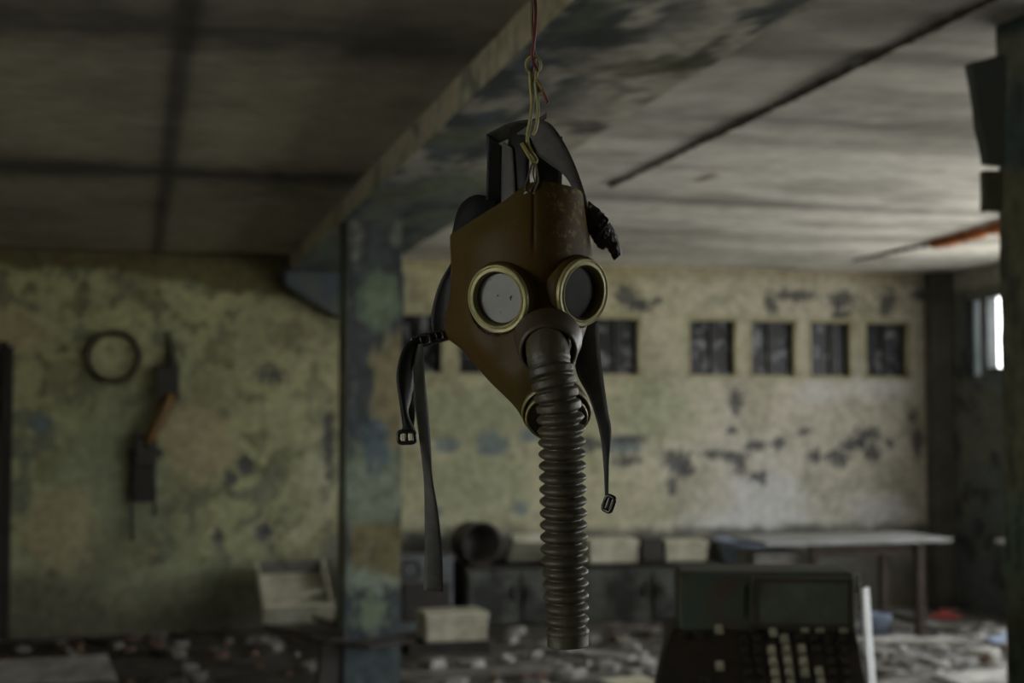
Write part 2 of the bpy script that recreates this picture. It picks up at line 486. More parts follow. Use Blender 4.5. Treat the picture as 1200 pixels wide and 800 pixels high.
zs2 = axis_lines(0, ZC + 0.06, 0.03, [0.85, 2.62, tz0, tz1, tz0 - 0.06])
grid_obj('wall_right', ys, zs2, lambda a, b, h: (XR + h, a, b), rwall_col, M['wall'], rholes,
         relief=lambda a, b: (fbm(a, b, 5, 3, 25) - 0.5) * 0.012, label='dark blue-grey window wall on the daylight side', cat='wall')

def side_window(n, ya, yb, z0, z1, mat, label, mull=1):
    e = empty('window_%d' % n, (XR, (ya + yb) / 2, z0), label, 'window', kind='structure')
    m = MB(); t = 0.05; xc = XR + 0.06; dd = 0.14
    m.box((xc, (ya + yb) / 2, z0 + t / 2), (dd, yb - ya, t)); m.box((xc, (ya + yb) / 2, z1 - t / 2), (dd, yb - ya, t))
    m.box((xc, ya + t / 2, (z0 + z1) / 2), (dd, t, z1 - z0)); m.box((xc, yb - t / 2, (z0 + z1) / 2), (dd, t, z1 - z0))
    for k in range(mull):
        m.box((xc, ya + (yb - ya) * (k + 1) / (mull + 1), (z0 + z1) / 2), (0.05, 0.05, z1 - z0))
    m.build('frame', M['frame_blue'], e)
    for k in range(mull + 1):
        a = ya + (yb - ya) * k / (mull + 1); c = ya + (yb - ya) * (k + 1) / (mull + 1)
        if mat is not None:
            MB().box((XR + 0.07, (a + c) / 2, (z0 + z1) / 2), (0.005, c - a - 0.04, z1 - z0 - 0.04)).build('pane', mat, e)
    return e

def small_window(n, ya, yb, z0, z1, mat, label):
    e = empty('window_%d' % n, (XR, (ya + yb) / 2, z0), label, 'window', kind='structure')
    m = MB(); t = 0.02; xc = XR + 0.05; dd = 0.10
    m.box((xc, (ya + yb) / 2, z0), (dd, yb - ya + t, t)); m.box((xc, (ya + yb) / 2, z1), (dd, yb - ya + t, t))
    m.box((xc, ya, (z0 + z1) / 2), (dd, t, z1 - z0)); m.box((xc, yb, (z0 + z1) / 2), (dd, t, z1 - z0))
    m.build('frame', M['frame_blue'], e)
    MB().box((XR + 0.08, (ya + yb) / 2, (z0 + z1) / 2), (0.005, yb - ya, z1 - z0)).build('pane', mat, e)

small_window(9, p1b, p1a, tz0 - 0.06, tz1, M['pane_haze'], 'narrow hazy blue-tinted window pane beside the dark corner')
small_window(10, p2b, p2a, tz0, tz1, M['pane_clear'], 'narrow bright white window pane in the dark window wall')
for k, (a, b_) in enumerate(big):
    side_window(11 + k, a, b_, 0.85, 2.62, None, 'wide unseen unglazed window with a dark blue frame in the window wall', 2)
# window board sticking out of the right wall
tag(MB().box((XR - 0.11, (on_x(1166, 633, XR - 0.22).y + on_x(1230, 633, XR - 0.22).y) / 2, on_x(1180, 633, XR - 0.11).z), (0.22, on_x(1166, 633, XR - 0.22).y - on_x(1230, 633, XR - 0.22).y, 0.03)).build('trim_1', M['white'], bevel=0.004),
    'white window board sticking out of the dark window wall', 'window board', kind='structure')

# ---- left and rear walls
def plain_col(u, v):
    n1 = fbm(u, v, 1.5, 4, 31)
    c = np.tile(np.array([0.36, 0.35, 0.20]), (len(u), 1))
    return mixc(c, (0.15, 0.14, 0.09), sstep(0.5, 0.65, n1) * 0.7)
lholes = [(0.0, 1.5, 0.85, 2.62)]
grid_obj('wall_left', axis_lines(YB, YW, 0.2, [h for q in lholes for h in q[:2]]), axis_lines(0, ZC, 0.2, [0.85, 2.62]), lambda a, b, h: (XL, a, b), plain_col, M['wall'], lholes,
         label='stained plaster side wall with a window opening', cat='wall')
grid_obj('wall_front', axis_lines(XL, XR, 0.3), axis_lines(0, ZC, 0.3), lambda a, b, h: (a, YB, b), lambda u, v: plain_col(u, v) * 0.3, M['wall'],  # darkened so this unseen wall bounces less light onto the mask
         label='stained plaster wall behind the viewer, darkened to cut bounced light', cat='wall')

# ---- ceiling
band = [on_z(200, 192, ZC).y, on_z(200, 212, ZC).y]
crk = on_z(205, 120, ZC).x
XB0 = on_z(465, 165, ZC).x      # beam left edge
ZB = on_z(430, 220, 2.75).z
def _bz():
    # underside height for which the near-left edge passes (489,175) at X = XB0
    r = ray(489, 175); return CAM.z + r.z * (XB0 / r.x)
ZB = _bz()
XB1 = on_z(600, 219, ZB).x      # beam right edge
def ceil_col(x, y):
    n1 = fbm(x * 0.5, y, 1.2, 5, 51); n2 = fbm(x * 0.35, y, 4.0, 4, 52); n3 = fbm(x, y, 8.0, 3, 53)
    c = np.tile(np.array([0.70, 0.675, 0.64]), (len(x), 1))
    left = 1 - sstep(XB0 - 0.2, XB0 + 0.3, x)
    c = mixc(c, (0.37, 0.335, 0.255), left)  # left bay darker: dirt, plus distance from the windows put into the colour
    c = mixc(c, (0.36, 0.34, 0.31), sstep(0.45, 0.68, n2) * 0.75 * (1 - left * 0.85))
    c = mixc(c, (0.68, 0.66, 0.62), sstep(0.55, 0.7, fbm(x * 0.3, y, 3.0, 4, 55)) * 0.5 * (1 - left))
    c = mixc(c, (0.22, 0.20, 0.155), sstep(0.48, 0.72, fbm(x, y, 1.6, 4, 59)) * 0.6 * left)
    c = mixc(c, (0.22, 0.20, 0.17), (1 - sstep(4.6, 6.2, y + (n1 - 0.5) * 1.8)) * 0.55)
    # sooty slab joints, and one recess's shade painted as a band
    def joint_or_shade(y0, w, k, m, side=None):
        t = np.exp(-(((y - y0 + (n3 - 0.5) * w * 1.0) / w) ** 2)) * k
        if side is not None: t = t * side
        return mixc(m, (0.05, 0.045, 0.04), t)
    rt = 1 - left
    c = joint_or_shade((band[0] + band[1]) / 2, 0.34, 0.92, c, left)  # shade of the recess between slabs, put into the colour
    c = joint_or_shade(4.75, 0.30, 0.75, c, left)
    c = joint_or_shade(on_z(900, 240, ZC).y, 0.13, 0.6, c, rt)
    c = joint_or_shade(on_z(900, 140, ZC).y, 0.20, 0.45, c, rt)
    c = joint_or_shade(on_z(900, 275, ZC).y, 0.10, 0.35, c, rt)
    c = joint_or_shade(on_z(900, 300, ZC).y, 0.2, 0.3, c, rt)
    c = joint_or_shade(on_z(900, 60, ZC).y, 0.10, 0.35, c, rt)
    # lengthwise crack of the left bay and its soot
    t = np.exp(-(((x - crk - 0.03 * (fbm(y, y * 0, 1.5, 3, 57) - 0.5)) / 0.045) ** 2))
    c = mixc(c, (0.035, 0.03, 0.025), t * 0.9)
    # dark corner line by the far wall
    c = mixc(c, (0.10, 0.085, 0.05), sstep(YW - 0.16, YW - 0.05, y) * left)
    # beam-side damp patches with green and brown edges
    for k, (px, py, rx, ry, cc, am) in enumerate([(735, 60, 110, 34, (0.22, 0.205, 0.16), 0.8), (800, 75, 34, 10, (0.12, 0.115, 0.06), 0.9), (740, 78, 50, 12, (0.14, 0.13, 0.07), 0.8),
                                          (690, 150, 20, 7, (0.07, 0.065, 0.06), 0.8), (828, 208, 10, 5, (0.12, 0.06, 0.03), 0.9), (905, 14, 26, 12, (0.05, 0.07, 0.075), 0.95), (895, 30, 10, 12, (0.05, 0.07, 0.075), 0.9),
                                          (1010, 220, 60, 10, (0.42, 0.40, 0.37), 0.5), (690, 95, 60, 12, (0.20, 0.19, 0.16), 0.6), (835, 324, 34, 7, (0.26, 0.22, 0.15), 0.8)]):
        p = on_z(px, py, ZC); q = on_z(px, py + ry, ZC); r = on_z(px + rx, py, ZC)
        c = mixc(c, cc, blob(x, y, p.x, p.y, abs(r.x - p.x), abs(q.y - p.y), 70 + k, 1.0, 0.25) * am)
    return c
cx = np.concatenate([axis_lines(XL, -2, 0.4)[:-1], axis_lines(-2, XR + 0.2, 0.04)])
cy = np.concatenate([axis_lines(YB, 3.6, 0.4)[:-1], axis_lines(3.6, YW + 0.2, 0.04)])
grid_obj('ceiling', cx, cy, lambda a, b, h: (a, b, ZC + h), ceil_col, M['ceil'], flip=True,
         relief=lambda a, b: (fbm(a * 0.4, b, 4, 3, 58) - 0.5) * 0.02, label='stained concrete slab ceiling with dark sooty joints and a painted shade band', cat='ceiling')

# ---- flat beam with peeling blue paint
def beam_under(x, y):
    n1 = fbm(x, y * 0.4, 3.0, 4, 61); n2 = fbm(x, y * 0.4, 9.0, 4, 62); n3 = fbm(x, y * 0.4, 7.0, 4, 63)
    c = np.tile(np.array([0.085, 0.108, 0.122]), (len(x), 1))
    near = 1 - sstep(5.6, 7.4, y)
    t = (x - XB0) / (XB1 - XB0)
    c = mixc(c, (0.36, 0.34, 0.29), sstep(0.49, 0.56, n2) * (0.2 + 0.6 * near))
    c = mixc(c, (0.52, 0.49, 0.43), sstep(0.32, 0.50, t + (n1 - 0.5) * 0.9) * near)
    c = mixc(c, (0.40, 0.38, 0.33), sstep(0.52, 0.66, n2) * near * 0.6)
    c = mixc(c, (0.05, 0.062, 0.07), sstep(0.55, 0.61, n3) * (1 - 0.8 * sstep(0.35, 0.7, t) * near))
    c = mixc(c, (0.17, 0.19, 0.11), sstep(0.58, 0.66, fbm(x, y * 0.4, 4.0, 3, 66)) * 0.55)
    c = mixc(c, (0.10, 0.095, 0.08), sstep(0.60, 0.66, fbm(x, y, 5.0, 3, 68)) * 0.6 * near)
    for k, (px, py, rx, ry, cc, am) in enumerate([(905, 12, 26, 14, (0.035, 0.05, 0.055), 0.95), (893, 32, 9, 12, (0.035, 0.05, 0.055), 0.95), (800, 76, 34, 11, (0.10, 0.10, 0.05), 0.9), (742, 82, 44, 10, (0.13, 0.125, 0.07), 0.8),
                                          (822, 62, 10, 18, (0.07, 0.075, 0.045), 0.9), (690, 150, 22, 7, (0.05, 0.047, 0.045), 0.85), (650, 30, 12, 30, (0.045, 0.06, 0.07), 0.9), (672, 42, 12, 16, (0.045, 0.06, 0.07), 0.9),
                                          (590, 105, 14, 18, (0.05, 0.065, 0.075), 0.9), (565, 90, 10, 12, (0.05, 0.065, 0.075), 0.8), (690, 20, 22, 24, (0.09, 0.11, 0.06), 0.6), (530, 215, 30, 14, (0.14, 0.19, 0.12), 0.6),
                                          (705, 65, 60, 16, (0.28, 0.26, 0.23), 0.6), (960, 4, 20, 6, (0.30, 0.30, 0.14), 0.8)]):
        p = on_z(px, py, ZB); q = on_z(px, py + ry, ZB); r = on_z(px + rx, py, ZB)
        c = mixc(c, cc, blob(x, y, p.x, p.y, abs(r.x - p.x), abs(q.y - p.y), 470 + k, 1.1, 0.2) * am)
    return c
def beam_side(y, z):
    n = fbm(y, z, 3.0, 4, 64)
    c = np.tile(np.array([0.56, 0.52, 0.40]), (len(y), 1))
    c = mixc(c, (0.36, 0.32, 0.21), sstep(0.5, 0.65, n) * 0.7)
    return mixc(c, (0.10, 0.12, 0.125), sstep(0.66, 0.72, fbm(y, z, 6.0, 3, 65)) * 0.6)
eb = empty('ceiling_beam', (XB0, 0, ZB), 'wide flat ceiling beam with peeling blue-grey paint and a cream side', 'beam', kind='structure')
byl = np.concatenate([axis_lines(YB, 3.6, 0.4)[:-1], axis_lines(3.6, YW, 0.035)])
grid_obj('underside', axis_lines(XB0, XB1, 0.03), byl, lambda a, b, h: (a, b, ZB + h), beam_under, M['beam'], parent=eb, flip=True,
         relief=lambda a, b: (fbm(a, b, 5, 3, 67) - 0.5) * 0.02)
grid_obj('side', byl, axis_lines(ZB, ZC, 0.03), lambda a, b, h: (XB0, a, b), beam_side, M['beam'], parent=eb)
grid_obj('side', byl, axis_lines(ZB, ZC, 0.03), lambda a, b, h: (XB1, a, b), beam_side, M['beam'], parent=eb)

# ---- column under the beam
DC = 8.3
cl = at(397, 600, DC); cr = at(468, 600, DC)
cw = 0.30
cxm = (cl.x + cr.x) / 2; CY0 = (cl.y + cr.y) / 2
def face_col(seed, px0):
    def f(u, z):
        n1 = fbm(u + seed, z, 3.0, 4, 81); n2 = fbm(u + seed, z, 8.0, 3, 82)
        c = np.tile(np.array([0.078, 0.090, 0.095]), (len(u), 1))
        c = mixc(c, (0.036, 0.045, 0.052), sstep(0.5, 0.62, n1) * 0.7)
        k = DC / F
        def Z(py): return at(432, py, DC).z
        def B(py0, py1, u0, u1, cc, a, s, rough=0.5, soft=0.2):
            nonlocal c
            c = mixc(c, cc, blob(u, z, (u0 + u1) / 2, (Z(py0) + Z(py1)) / 2, abs(u1 - u0) / 2, abs(Z(py0) - Z(py1)) / 2, 300 + s + int(seed), rough, soft) * a)
        B(318, 385, 0.20, 0.95, (0.19, 0.25, 0.17), 0.9, 1)
        B(385, 520, 0.45, 1.20, (0.29, 0.25, 0.14), 0.95, 2)
        B(520, 625, -0.2, 1.2, (0.27, 0.31, 0.22), 0.9, 3)
        B(490, 550, 0.30, 0.8, (0.12, 0.17, 0.20), 0.85, 4, 0.9)
        B(655, 690, -0.2, 1.2, (0.29, 0.34, 0.25), 0.85, 6, 0.8)
        B(695, 735, 0.15, 0.75, (0.25, 0.31, 0.19), 0.8, 7, 1.0)
        m = sstep(Z(672), Z(660), z + (u - 0.5) * 0.10) * (1 - sstep(Z(612), Z(608), z)) * sstep(0.08, 0.12, u)
        c = mixc(c, (0.20, 0.175, 0.085), m * 0.95)
        B(255, 312, 0.10, 0.24, (0.24, 0.23, 0.20), 0.7, 8, 1.0)
        c = mixc(c, (0.36, 0.36, 0.30), sstep(0.64, 0.70, n2) * 0.3)
        c = mixc(c, (0.11, 0.14, 0.145), (1 - sstep(Z(770), Z(720), z)) * 0.6)
        return c
    return f
dirc = (cr - cl); dirc.z = 0; dirc.normalize()
cw = (cr - cl).length
aw = math.atan2(dirc.y, dirc.x)
# column square to the room, sized so that its two visible faces span the measured width
side_s = cw / (math.cos(YAW) + math.sin(YAW) * 0.55)
ec = empty('column', (cxm, CY0, 0), 'square concrete column with peeling blue, olive and pale green paint', 'column', kind='structure')
h = side_s / 2
us = axis_lines(0, 1, 0.06); zsc = axis_lines(0, ZB, 0.02)
rl = lambda a, b: (fbm(a * 0.3, b, 9, 3, 83) - 0.5) * 0.010
grid_obj('face', us, zsc, lambda a, b, q: (cxm - h + a * side_s, CY0 - h + q, b), face_col(0, 0), M['beam'], parent=ec, relief=rl)
grid_obj('face', us, zsc, lambda a, b, q: (cxm - h + q, CY0 + h - a * side_s, b), face_col(3, 0), M['beam'], parent=ec, relief=rl)
grid_obj('face', us, zsc, lambda a, b, q: (cxm + h - q, CY0 - h + a * side_s, b), face_col(5, 0), M['beam'], parent=ec, relief=rl)
grid_obj('face', us, zsc, lambda a, b, q: (cxm + h - a * side_s, CY0 + h - q, b), face_col(7, 0), M['beam'], parent=ec, relief=rl)

# ---- blue painted corbel where the beam meets the far wall
pa = on_y(331, 318, YW); pb = on_y(470, 318, YW)
zc1 = on_y(392, 374, YW).z
ek = empty('beam_corbel', (pa.x, YW - 0.1, zc1), 'blue-grey painted corbel under the beam end on the far wall', 'corbel', kind='structure')
zt = ZB + 0.0
prof = [(pa.x, zt), (pa.x, zt - 0.10), (pa.x + 0.20, zt - 0.23), (pa.x + 0.42, zc1), (pb.x, zc1), (pb.x, zt)]
n = len(prof)
vsf = [(x, YW - 0.16, z) for x, z in prof] + [(x, YW - 0.002, z) for x, z in prof]
obj('block', vsf, [tuple(range(n))[::-1]] + [(i, (i + 1) % n, n + (i + 1) % n, n + i) for i in range(n)] + [tuple(range(n, 2 * n))],
    pbr('corbel_blue_paint', (0.055, 0.07, 0.085), (0.11, 0.115, 0.10), 0.7, scale=4, lo=0.45, hi=0.7), ek, bevel=0.01)

# ---- dark pipe casing in the right corner
tag(MB().box((XR - 0.09, YW - 0.09, ZC / 2), (0.18, 0.17, ZC)).build('trim_2', pbr('dark_casing', (0.12, 0.11, 0.09), (0.06, 0.055, 0.045), 0.8, scale=3), bevel=0.01),
    'dark boxed pipe casing in the corner by the window wall', 'casing', kind='structure')

# ---- floor: bare at the near end, under fine rubble and plaster dust towards the far wall
def hgt(x, y):
    x = np.atleast_1d(np.asarray(x, float)); y = np.atleast_1d(np.asarray(y, float))
    h = 0.012 + 0.09 * np.clip(fbm(x, y, 1.3, 4, 500) - 0.32, 0, 1) + 0.045 * (fbm(x, y, 6, 3, 501) - 0.3)
    ed = np.minimum(np.minimum(x + 1.7, XR - 0.05 - x), np.minimum(y - 7.2, YW - 0.03 - y))
    return np.maximum(h, 0.004) * sstep(0.0, 0.5, ed)
def floor_col(x, y):
    n = fbm(x, y, 2.0, 4, 510); n2 = fbm(x, y, 9, 4, 511)
    c = np.tile(np.array([0.105, 0.10, 0.085]), (len(x), 1))
    c = mixc(c, (0.045, 0.04, 0.034), sstep(0.42, 0.58, n))
    c = mixc(c, (0.27, 0.26, 0.245), sstep(0.53, 0.62, n2) * (0.35 + 0.65 * sstep(2.8, 4.2, x)))
    c = mixc(c, (0.035, 0.03, 0.022), (1 - sstep(1.0, 1.8, x)) * 0.7 * sstep(7.0, 8.0, y))
    return mixc(c, (0.24, 0.23, 0.20), 1 - sstep(6.0, 7.5, y + (n - 0.5)))
grid_obj('floor', np.concatenate([axis_lines(XL, -1.8, 0.3)[:-1], axis_lines(-1.8, XR + 0.2, 0.04)]), np.concatenate([axis_lines(YB, 7.2, 0.3)[:-1], axis_lines(7.2, YW + 0.2, 0.04)]),
         lambda a, b, h: (a, b, h), floor_col, M['wall'], relief=hgt,
         label='dirty concrete floor under fine grey rubble and plaster dust', cat='floor')

# ================================================================== the gas mask
S = MASK_D / F                 # metres per photograph pixel at the mask
def mk(x, y, w=0.0):
    """a point of the mask: measured across the photograph, w pixels nearer than the mask's middle plane"""
    return at(x, y, MASK_D - w * S)
def mdir(x, y, w):
    """direction: right, up, towards the viewer"""
    return (RT * x + UP * y - FW * w).normalized()

m, n_, l_, b_ = new_mat('aged_brown_rubber')
b_.inputs['Roughness'].default_value = 0.46
b_.inputs['Specular IOR Level'].default_value = 0.10
tc = n_.new('ShaderNodeTexCoord')
z1 = n_.new('ShaderNodeTexNoise'); z1.inputs['Scale'].default_value = 9; z1.inputs['Detail'].default_value = 5
r1 = n_.new('ShaderNodeValToRGB')
r1.color_ramp.elements[0].position = 0.35; r1.color_ramp.elements[0].color = (0.066, 0.038, 0.010, 1)
r1.color_ramp.elements[1].position = 0.70; r1.color_ramp.elements[1].color = (0.050, 0.039, 0.009, 1)
z2 = n_.new('ShaderNodeTexNoise'); z2.inputs['Scale'].default_value = 100; z2.inputs['Detail'].default_value = 6; z2.inputs['Roughness'].default_value = 0.7
r2 = n_.new('ShaderNodeValToRGB')
r2.color_ramp.elements[0].position = 0.54; r2.color_ramp.elements[0].color = (0, 0, 0, 1)
r2.color_ramp.elements[1].position = 0.62; r2.color_ramp.elements[1].color = (1, 1, 1, 1)
# the flaking bloom sits on the forehead to the right of the seam
sp = n_.new('ShaderNodeSeparateXYZ')
mx1 = n_.new('ShaderNodeMapRange'); mx1.inputs['From Min'].default_value = 0.0; mx1.inputs['From Max'].default_value = 0.025
mz1 = n_.new('ShaderNodeMapRange'); mz1.inputs['From Min'].default_value = 0.11; mz1.inputs['From Max'].default_value = 0.16
mu = n_.new('ShaderNodeMath'); mu.operation = 'MULTIPLY'
mu2 = n_.new('ShaderNodeMath'); mu2.operation = 'MULTIPLY'
ad = n_.new('ShaderNodeMath'); ad.operation = 'MULTIPLY_ADD'; ad.inputs[1].default_value = 0.75; ad.inputs[2].default_value = 0.06
mc = n_.new('ShaderNodeMixRGB'); mc.inputs['Color2'].default_value = (0.20, 0.16, 0.055, 1)
l_.new(tc.outputs['Object'], z1.inputs['Vector']); l_.new(tc.outputs['Object'], z2.inputs['Vector']); l_.new(tc.outputs['Object'], sp.inputs[0])
l_.new(z1.outputs['Fac'], r1.inputs[0]); l_.new(z2.outputs['Fac'], r2.inputs[0])
l_.new(sp.outputs['X'], mx1.inputs['Value']); l_.new(sp.outputs['Z'], mz1.inputs['Value'])
l_.new(mx1.outputs[0], mu.inputs[0]); l_.new(mz1.outputs[0], mu.inputs[1])
l_.new(mu.outputs[0], ad.inputs[0]); l_.new(ad.outputs[0], mu2.inputs[0]); l_.new(r2.outputs[0], mu2.inputs[1])
l_.new(mu2.outputs[0], mc.inputs['Fac']); l_.new(r1.outputs[0], mc.inputs['Color1']); l_.new(mc.outputs[0], b_.inputs['Base Color'])
bp = n_.new('ShaderNodeBump'); bp.inputs['Strength'].default_value = 0.12; bp.inputs['Distance'].default_value = 0.004
l_.new(z2.outputs['Fac'], bp.inputs['Height']); l_.new(bp.outputs[0], b_.inputs['Normal'])
M['rubber'] = m
M['rubber_dark'] = pbr('dark_brown_rubber', (0.040, 0.030, 0.017), (0.060, 0.044, 0.024), 0.45, scale=30, bump=0.1)
M['hose'] = pbr('dusty_olive_hose_rubber', (0.044, 0.038, 0.019), (0.082, 0.072, 0.038), 0.5, scale=28, bump=0.15, bscale=120)
M['brass'] = pbr('dull_brass_paint', (0.27, 0.245, 0.085), (0.18, 0.155, 0.055), 0.38, 0.2, scale=40, bump=0.1)
M['webbing'] = pbr('grey_black_webbing', (0.036, 0.035, 0.032), (0.060, 0.058, 0.052), 0.6, scale=35, bump=0.08, bscale=300, spec=0.18)
M['webbing_black'] = pbr('black_webbing', (0.008, 0.008, 0.008), (0.016, 0.015, 0.014), 0.5, scale=35, bump=0.08, bscale=300, spec=0.18)
M['webbing_grey'] = pbr('worn_grey_webbing', (0.085, 0.082, 0.075), (0.055, 0.053, 0.048), 0.6, scale=35, bump=0.08, bscale=300, spec=0.18)
M['buckle'] = pbr('black_lacquered_buckle', (0.010, 0.010, 0.010), (0.025, 0.02, 0.018), 0.25, 0.3, scale=30, bump=0.1)
M['leather'] = pbr('cracked_brown_leather', (0.022, 0.013, 0.009), (0.010, 0.008, 0.006), 0.4, scale=60, bump=0.7, bscale=140)

def lens_mat(name, c1, c2, speck):
    m, n, l, b = new_mat(name)
    b.inputs['Roughness'].default_value = 0.45
    b.inputs['Specular IOR Level'].default_value = 0.12
    tc = n.new('ShaderNodeTexCoord')
    a = n.new('ShaderNodeTexNoise'); a.inputs['Scale'].default_value = 26; a.inputs['Detail'].default_value = 4
    r = n.new('ShaderNodeValToRGB'); r.color_ramp.elements[0].position = 0.35; r.color_ramp.elements[0].color = (*c1, 1)
    r.color_ramp.elements[1].position = 0.7; r.color_ramp.elements[1].color = (*c2, 1)
    s = n.new('ShaderNodeTexNoise'); s.inputs['Scale'].default_value = 95; s.inputs['Detail'].default_value = 3
    q = n.new('ShaderNodeValToRGB'); q.color_ramp.elements[0].position = 0.66; q.color_ramp.elements[1].position = 0.71
    mx = n.new('ShaderNodeMixRGB'); mx.inputs['Color2'].default_value = (*speck, 1)
    l.new(tc.outputs['Object'], a.inputs['Vector']); l.new(tc.outputs['Object'], s.inputs['Vector'])
    l.new(a.outputs['Fac'], r.inputs[0]); l.new(s.outputs['Fac'], q.inputs[0])
    l.new(r.outputs[0], mx.inputs['Color1']); l.new(q.outputs[0], mx.inputs['Fac']); l.new(mx.outputs[0], b.inputs['Base Color'])
    return m
M['lens_fog'] = lens_mat('fogged_grey_lens', (0.27, 0.267, 0.25), (0.33, 0.325, 0.305), (0.03, 0.03, 0.03))
M['lens_dark'] = lens_mat('dark_dirty_lens', (0.022, 0.021, 0.020), (0.034, 0.032, 0.030), (0.012, 0.012, 0.012))

mask = empty('gas_mask', mk(625, 452, 0), 'brown rubber gas mask with brass eye rims and ribbed hose hanging from wire hook', 'gas mask')

# face piece: rows from the brow edge down to the chin, columns from the left edge round to the right edge
rows = [
    [(529, 276, -46), (560, 256, -12), (592, 236, 8), (624, 215, 16), (655, 217, 10), (678, 224, -14), (686, 236, -60)],
    [(529, 288, -46), (557, 278, -4), (590, 268, 20), (626, 258, 30), (659, 257, 20), (683, 260, -12), (689, 266, -62)],
    [(530, 312, -46), (556, 308, 0), (588, 305, 24), (630, 300, 36), (664, 300, 22), (690, 300, -12), (693, 302, -62)],
    [(529, 345, -46), (553, 346, 3), (585, 348, 24), (634, 346, 32), (672, 345, 20), (694, 344, -12), (694, 344, -62)],
    [(522, 388, -50), (552, 386, 4), (592, 386, 28), (638, 382, 46), (670, 382, 28), (686, 381, -8), (684, 378, -56)],
    [(545, 411, -26), (566, 412, 12), (600, 412, 34), (641, 410, 50), (664, 410, 34), (677, 409, 0), (676, 406, -46)],
    [(571, 442, -8), (588, 442, 20), (612, 444, 36), (645, 444, 46), (661, 444, 32), (671, 440, 4), (670, 438, -36)],
    [(603, 474, 6), (612, 474, 20), (628, 474, 32), (650, 474, 38), (668, 472, 25), (680, 468, 5), (678, 464, -25)],
    [(616, 494, -4), (624, 496, 10), (636, 498, 20), (652, 500, 24), (670, 497, 16), (682, 492, 0), (680, 486, -24)],
]
NU, NV = 110, 140
EYES = [(mk(582, 350.5, 30), mdir(-0.50, -0.13, 0.85)), (mk(685, 343, 18), mdir(0.66, -0.12, 0.74))]
rs = [catmull(r, NU) for r in rows]
cols = [catmull([rs[i][k] for i in range(len(rows))], NV) for k in range(NU + 1)]
vs = []; fs = []
for k in range(NU + 1):
    for j in range(NV + 1):
        x, y, w = cols[k][j]
        # centre seam down the forehead
        if y < 300: w -= 2.2 * math.exp(-((x - 625.5) / 1.6) ** 2) * (1 if y < 285 else (300 - y) / 15)
        # soft folds of the sagging rubber
        w += 1.6 * math.sin(x * 0.09 + y * 0.05) * max(0, min(1, (y - 395) / 30))
        vs.append(mk(x, y, w))
for k in range(NU):
    for j in range(NV):
        a = k * (NV + 1) + j
        q = (a, a + 1, a + NV + 2, a + NV + 1)
        mid = (vs[q[0]] + vs[q[2]]) / 2
        # round openings cut for the two eyepieces
        if any((lambda d_: (d_ - ax_ * d_.dot(ax_)).length < 41.5 * S and abs(d_.dot(ax_)) < 60 * S)(mid - c_) for c_, ax_ in EYES): continue
        fs.append(q)
face = obj('face_piece', vs, fs, M['rubber'], mask, smooth=True, solid=0.0028)
face['label'] = 'brown rubber face piece with flaking bloom on the forehead'
# rolled rubber edge of the brow and left side
edge = [mk(*c) for c in catmull(rows[0], 60)]
sv, sf = sweep(edge, 0.0016, 8); obj('edge_bead', sv, sf, M['rubber'], face, smooth=True)
edge = [mk(*c) for c in catmull([r[0] for r in rows], 60)]
sv, sf = sweep(edge, 0.0015, 8); obj('edge_bead', sv, sf, M['rubber'], face, smooth=True)

# eyepieces
def eyepiece(c, nrm, R, lens, back, label):
    ax = mdir(*nrm); C0 = mk(*c)
    e = empty('eyepiece', C0); e.parent = mask; e.location = C0 - wloc(mask)
    r = R * S
    def L(name, prof, mat, par, **k):
        v, f = lathe(C0, ax, [(a * S, b * S) for a, b in prof], 64, **k)
        return obj(name, v, f, mat, par, smooth=True)
    L('socket', [(R + 5, -back), (R + 3, -back * 0.6), (R + 2.2, -8), (R - 0.5, -5)], M['rubber'], e)
    rim = L('rim', [(R - 1.5, -14), (R, -12), (R, -1.6), (R - 0.5, -0.5), (R - 1.6, 0.2), (R - 2.6, -0.6), (R - 6.2, -0.6), (R - 7.2, 0.3), (R - 8.2, -0.4), (R - 8.8, -2), (R - 9.0, -15)], M['brass'], e)
    L('gasket', [(R - 8, -7.5), (R - 11, -8.2), (R - 11.6, -10)], M['rubber_dark'], e)
    L('lens', [(R - 9, -10.0), (R * 0.5, -9.4), (R * 0.2, -9.2), (0.2, -9.1)], lens, e)
    e['label'] = label
    return e
eyepiece((582, 350.5, 30), (-0.50, -0.13, 0.85), 40, M['lens_fog'], 22, 'eyepiece with a fogged pale grey lens')
eyepiece((685, 343, 18), (0.66, -0.12, 0.74), 40, M['lens_dark'], 24, 'eyepiece with a dark lens')

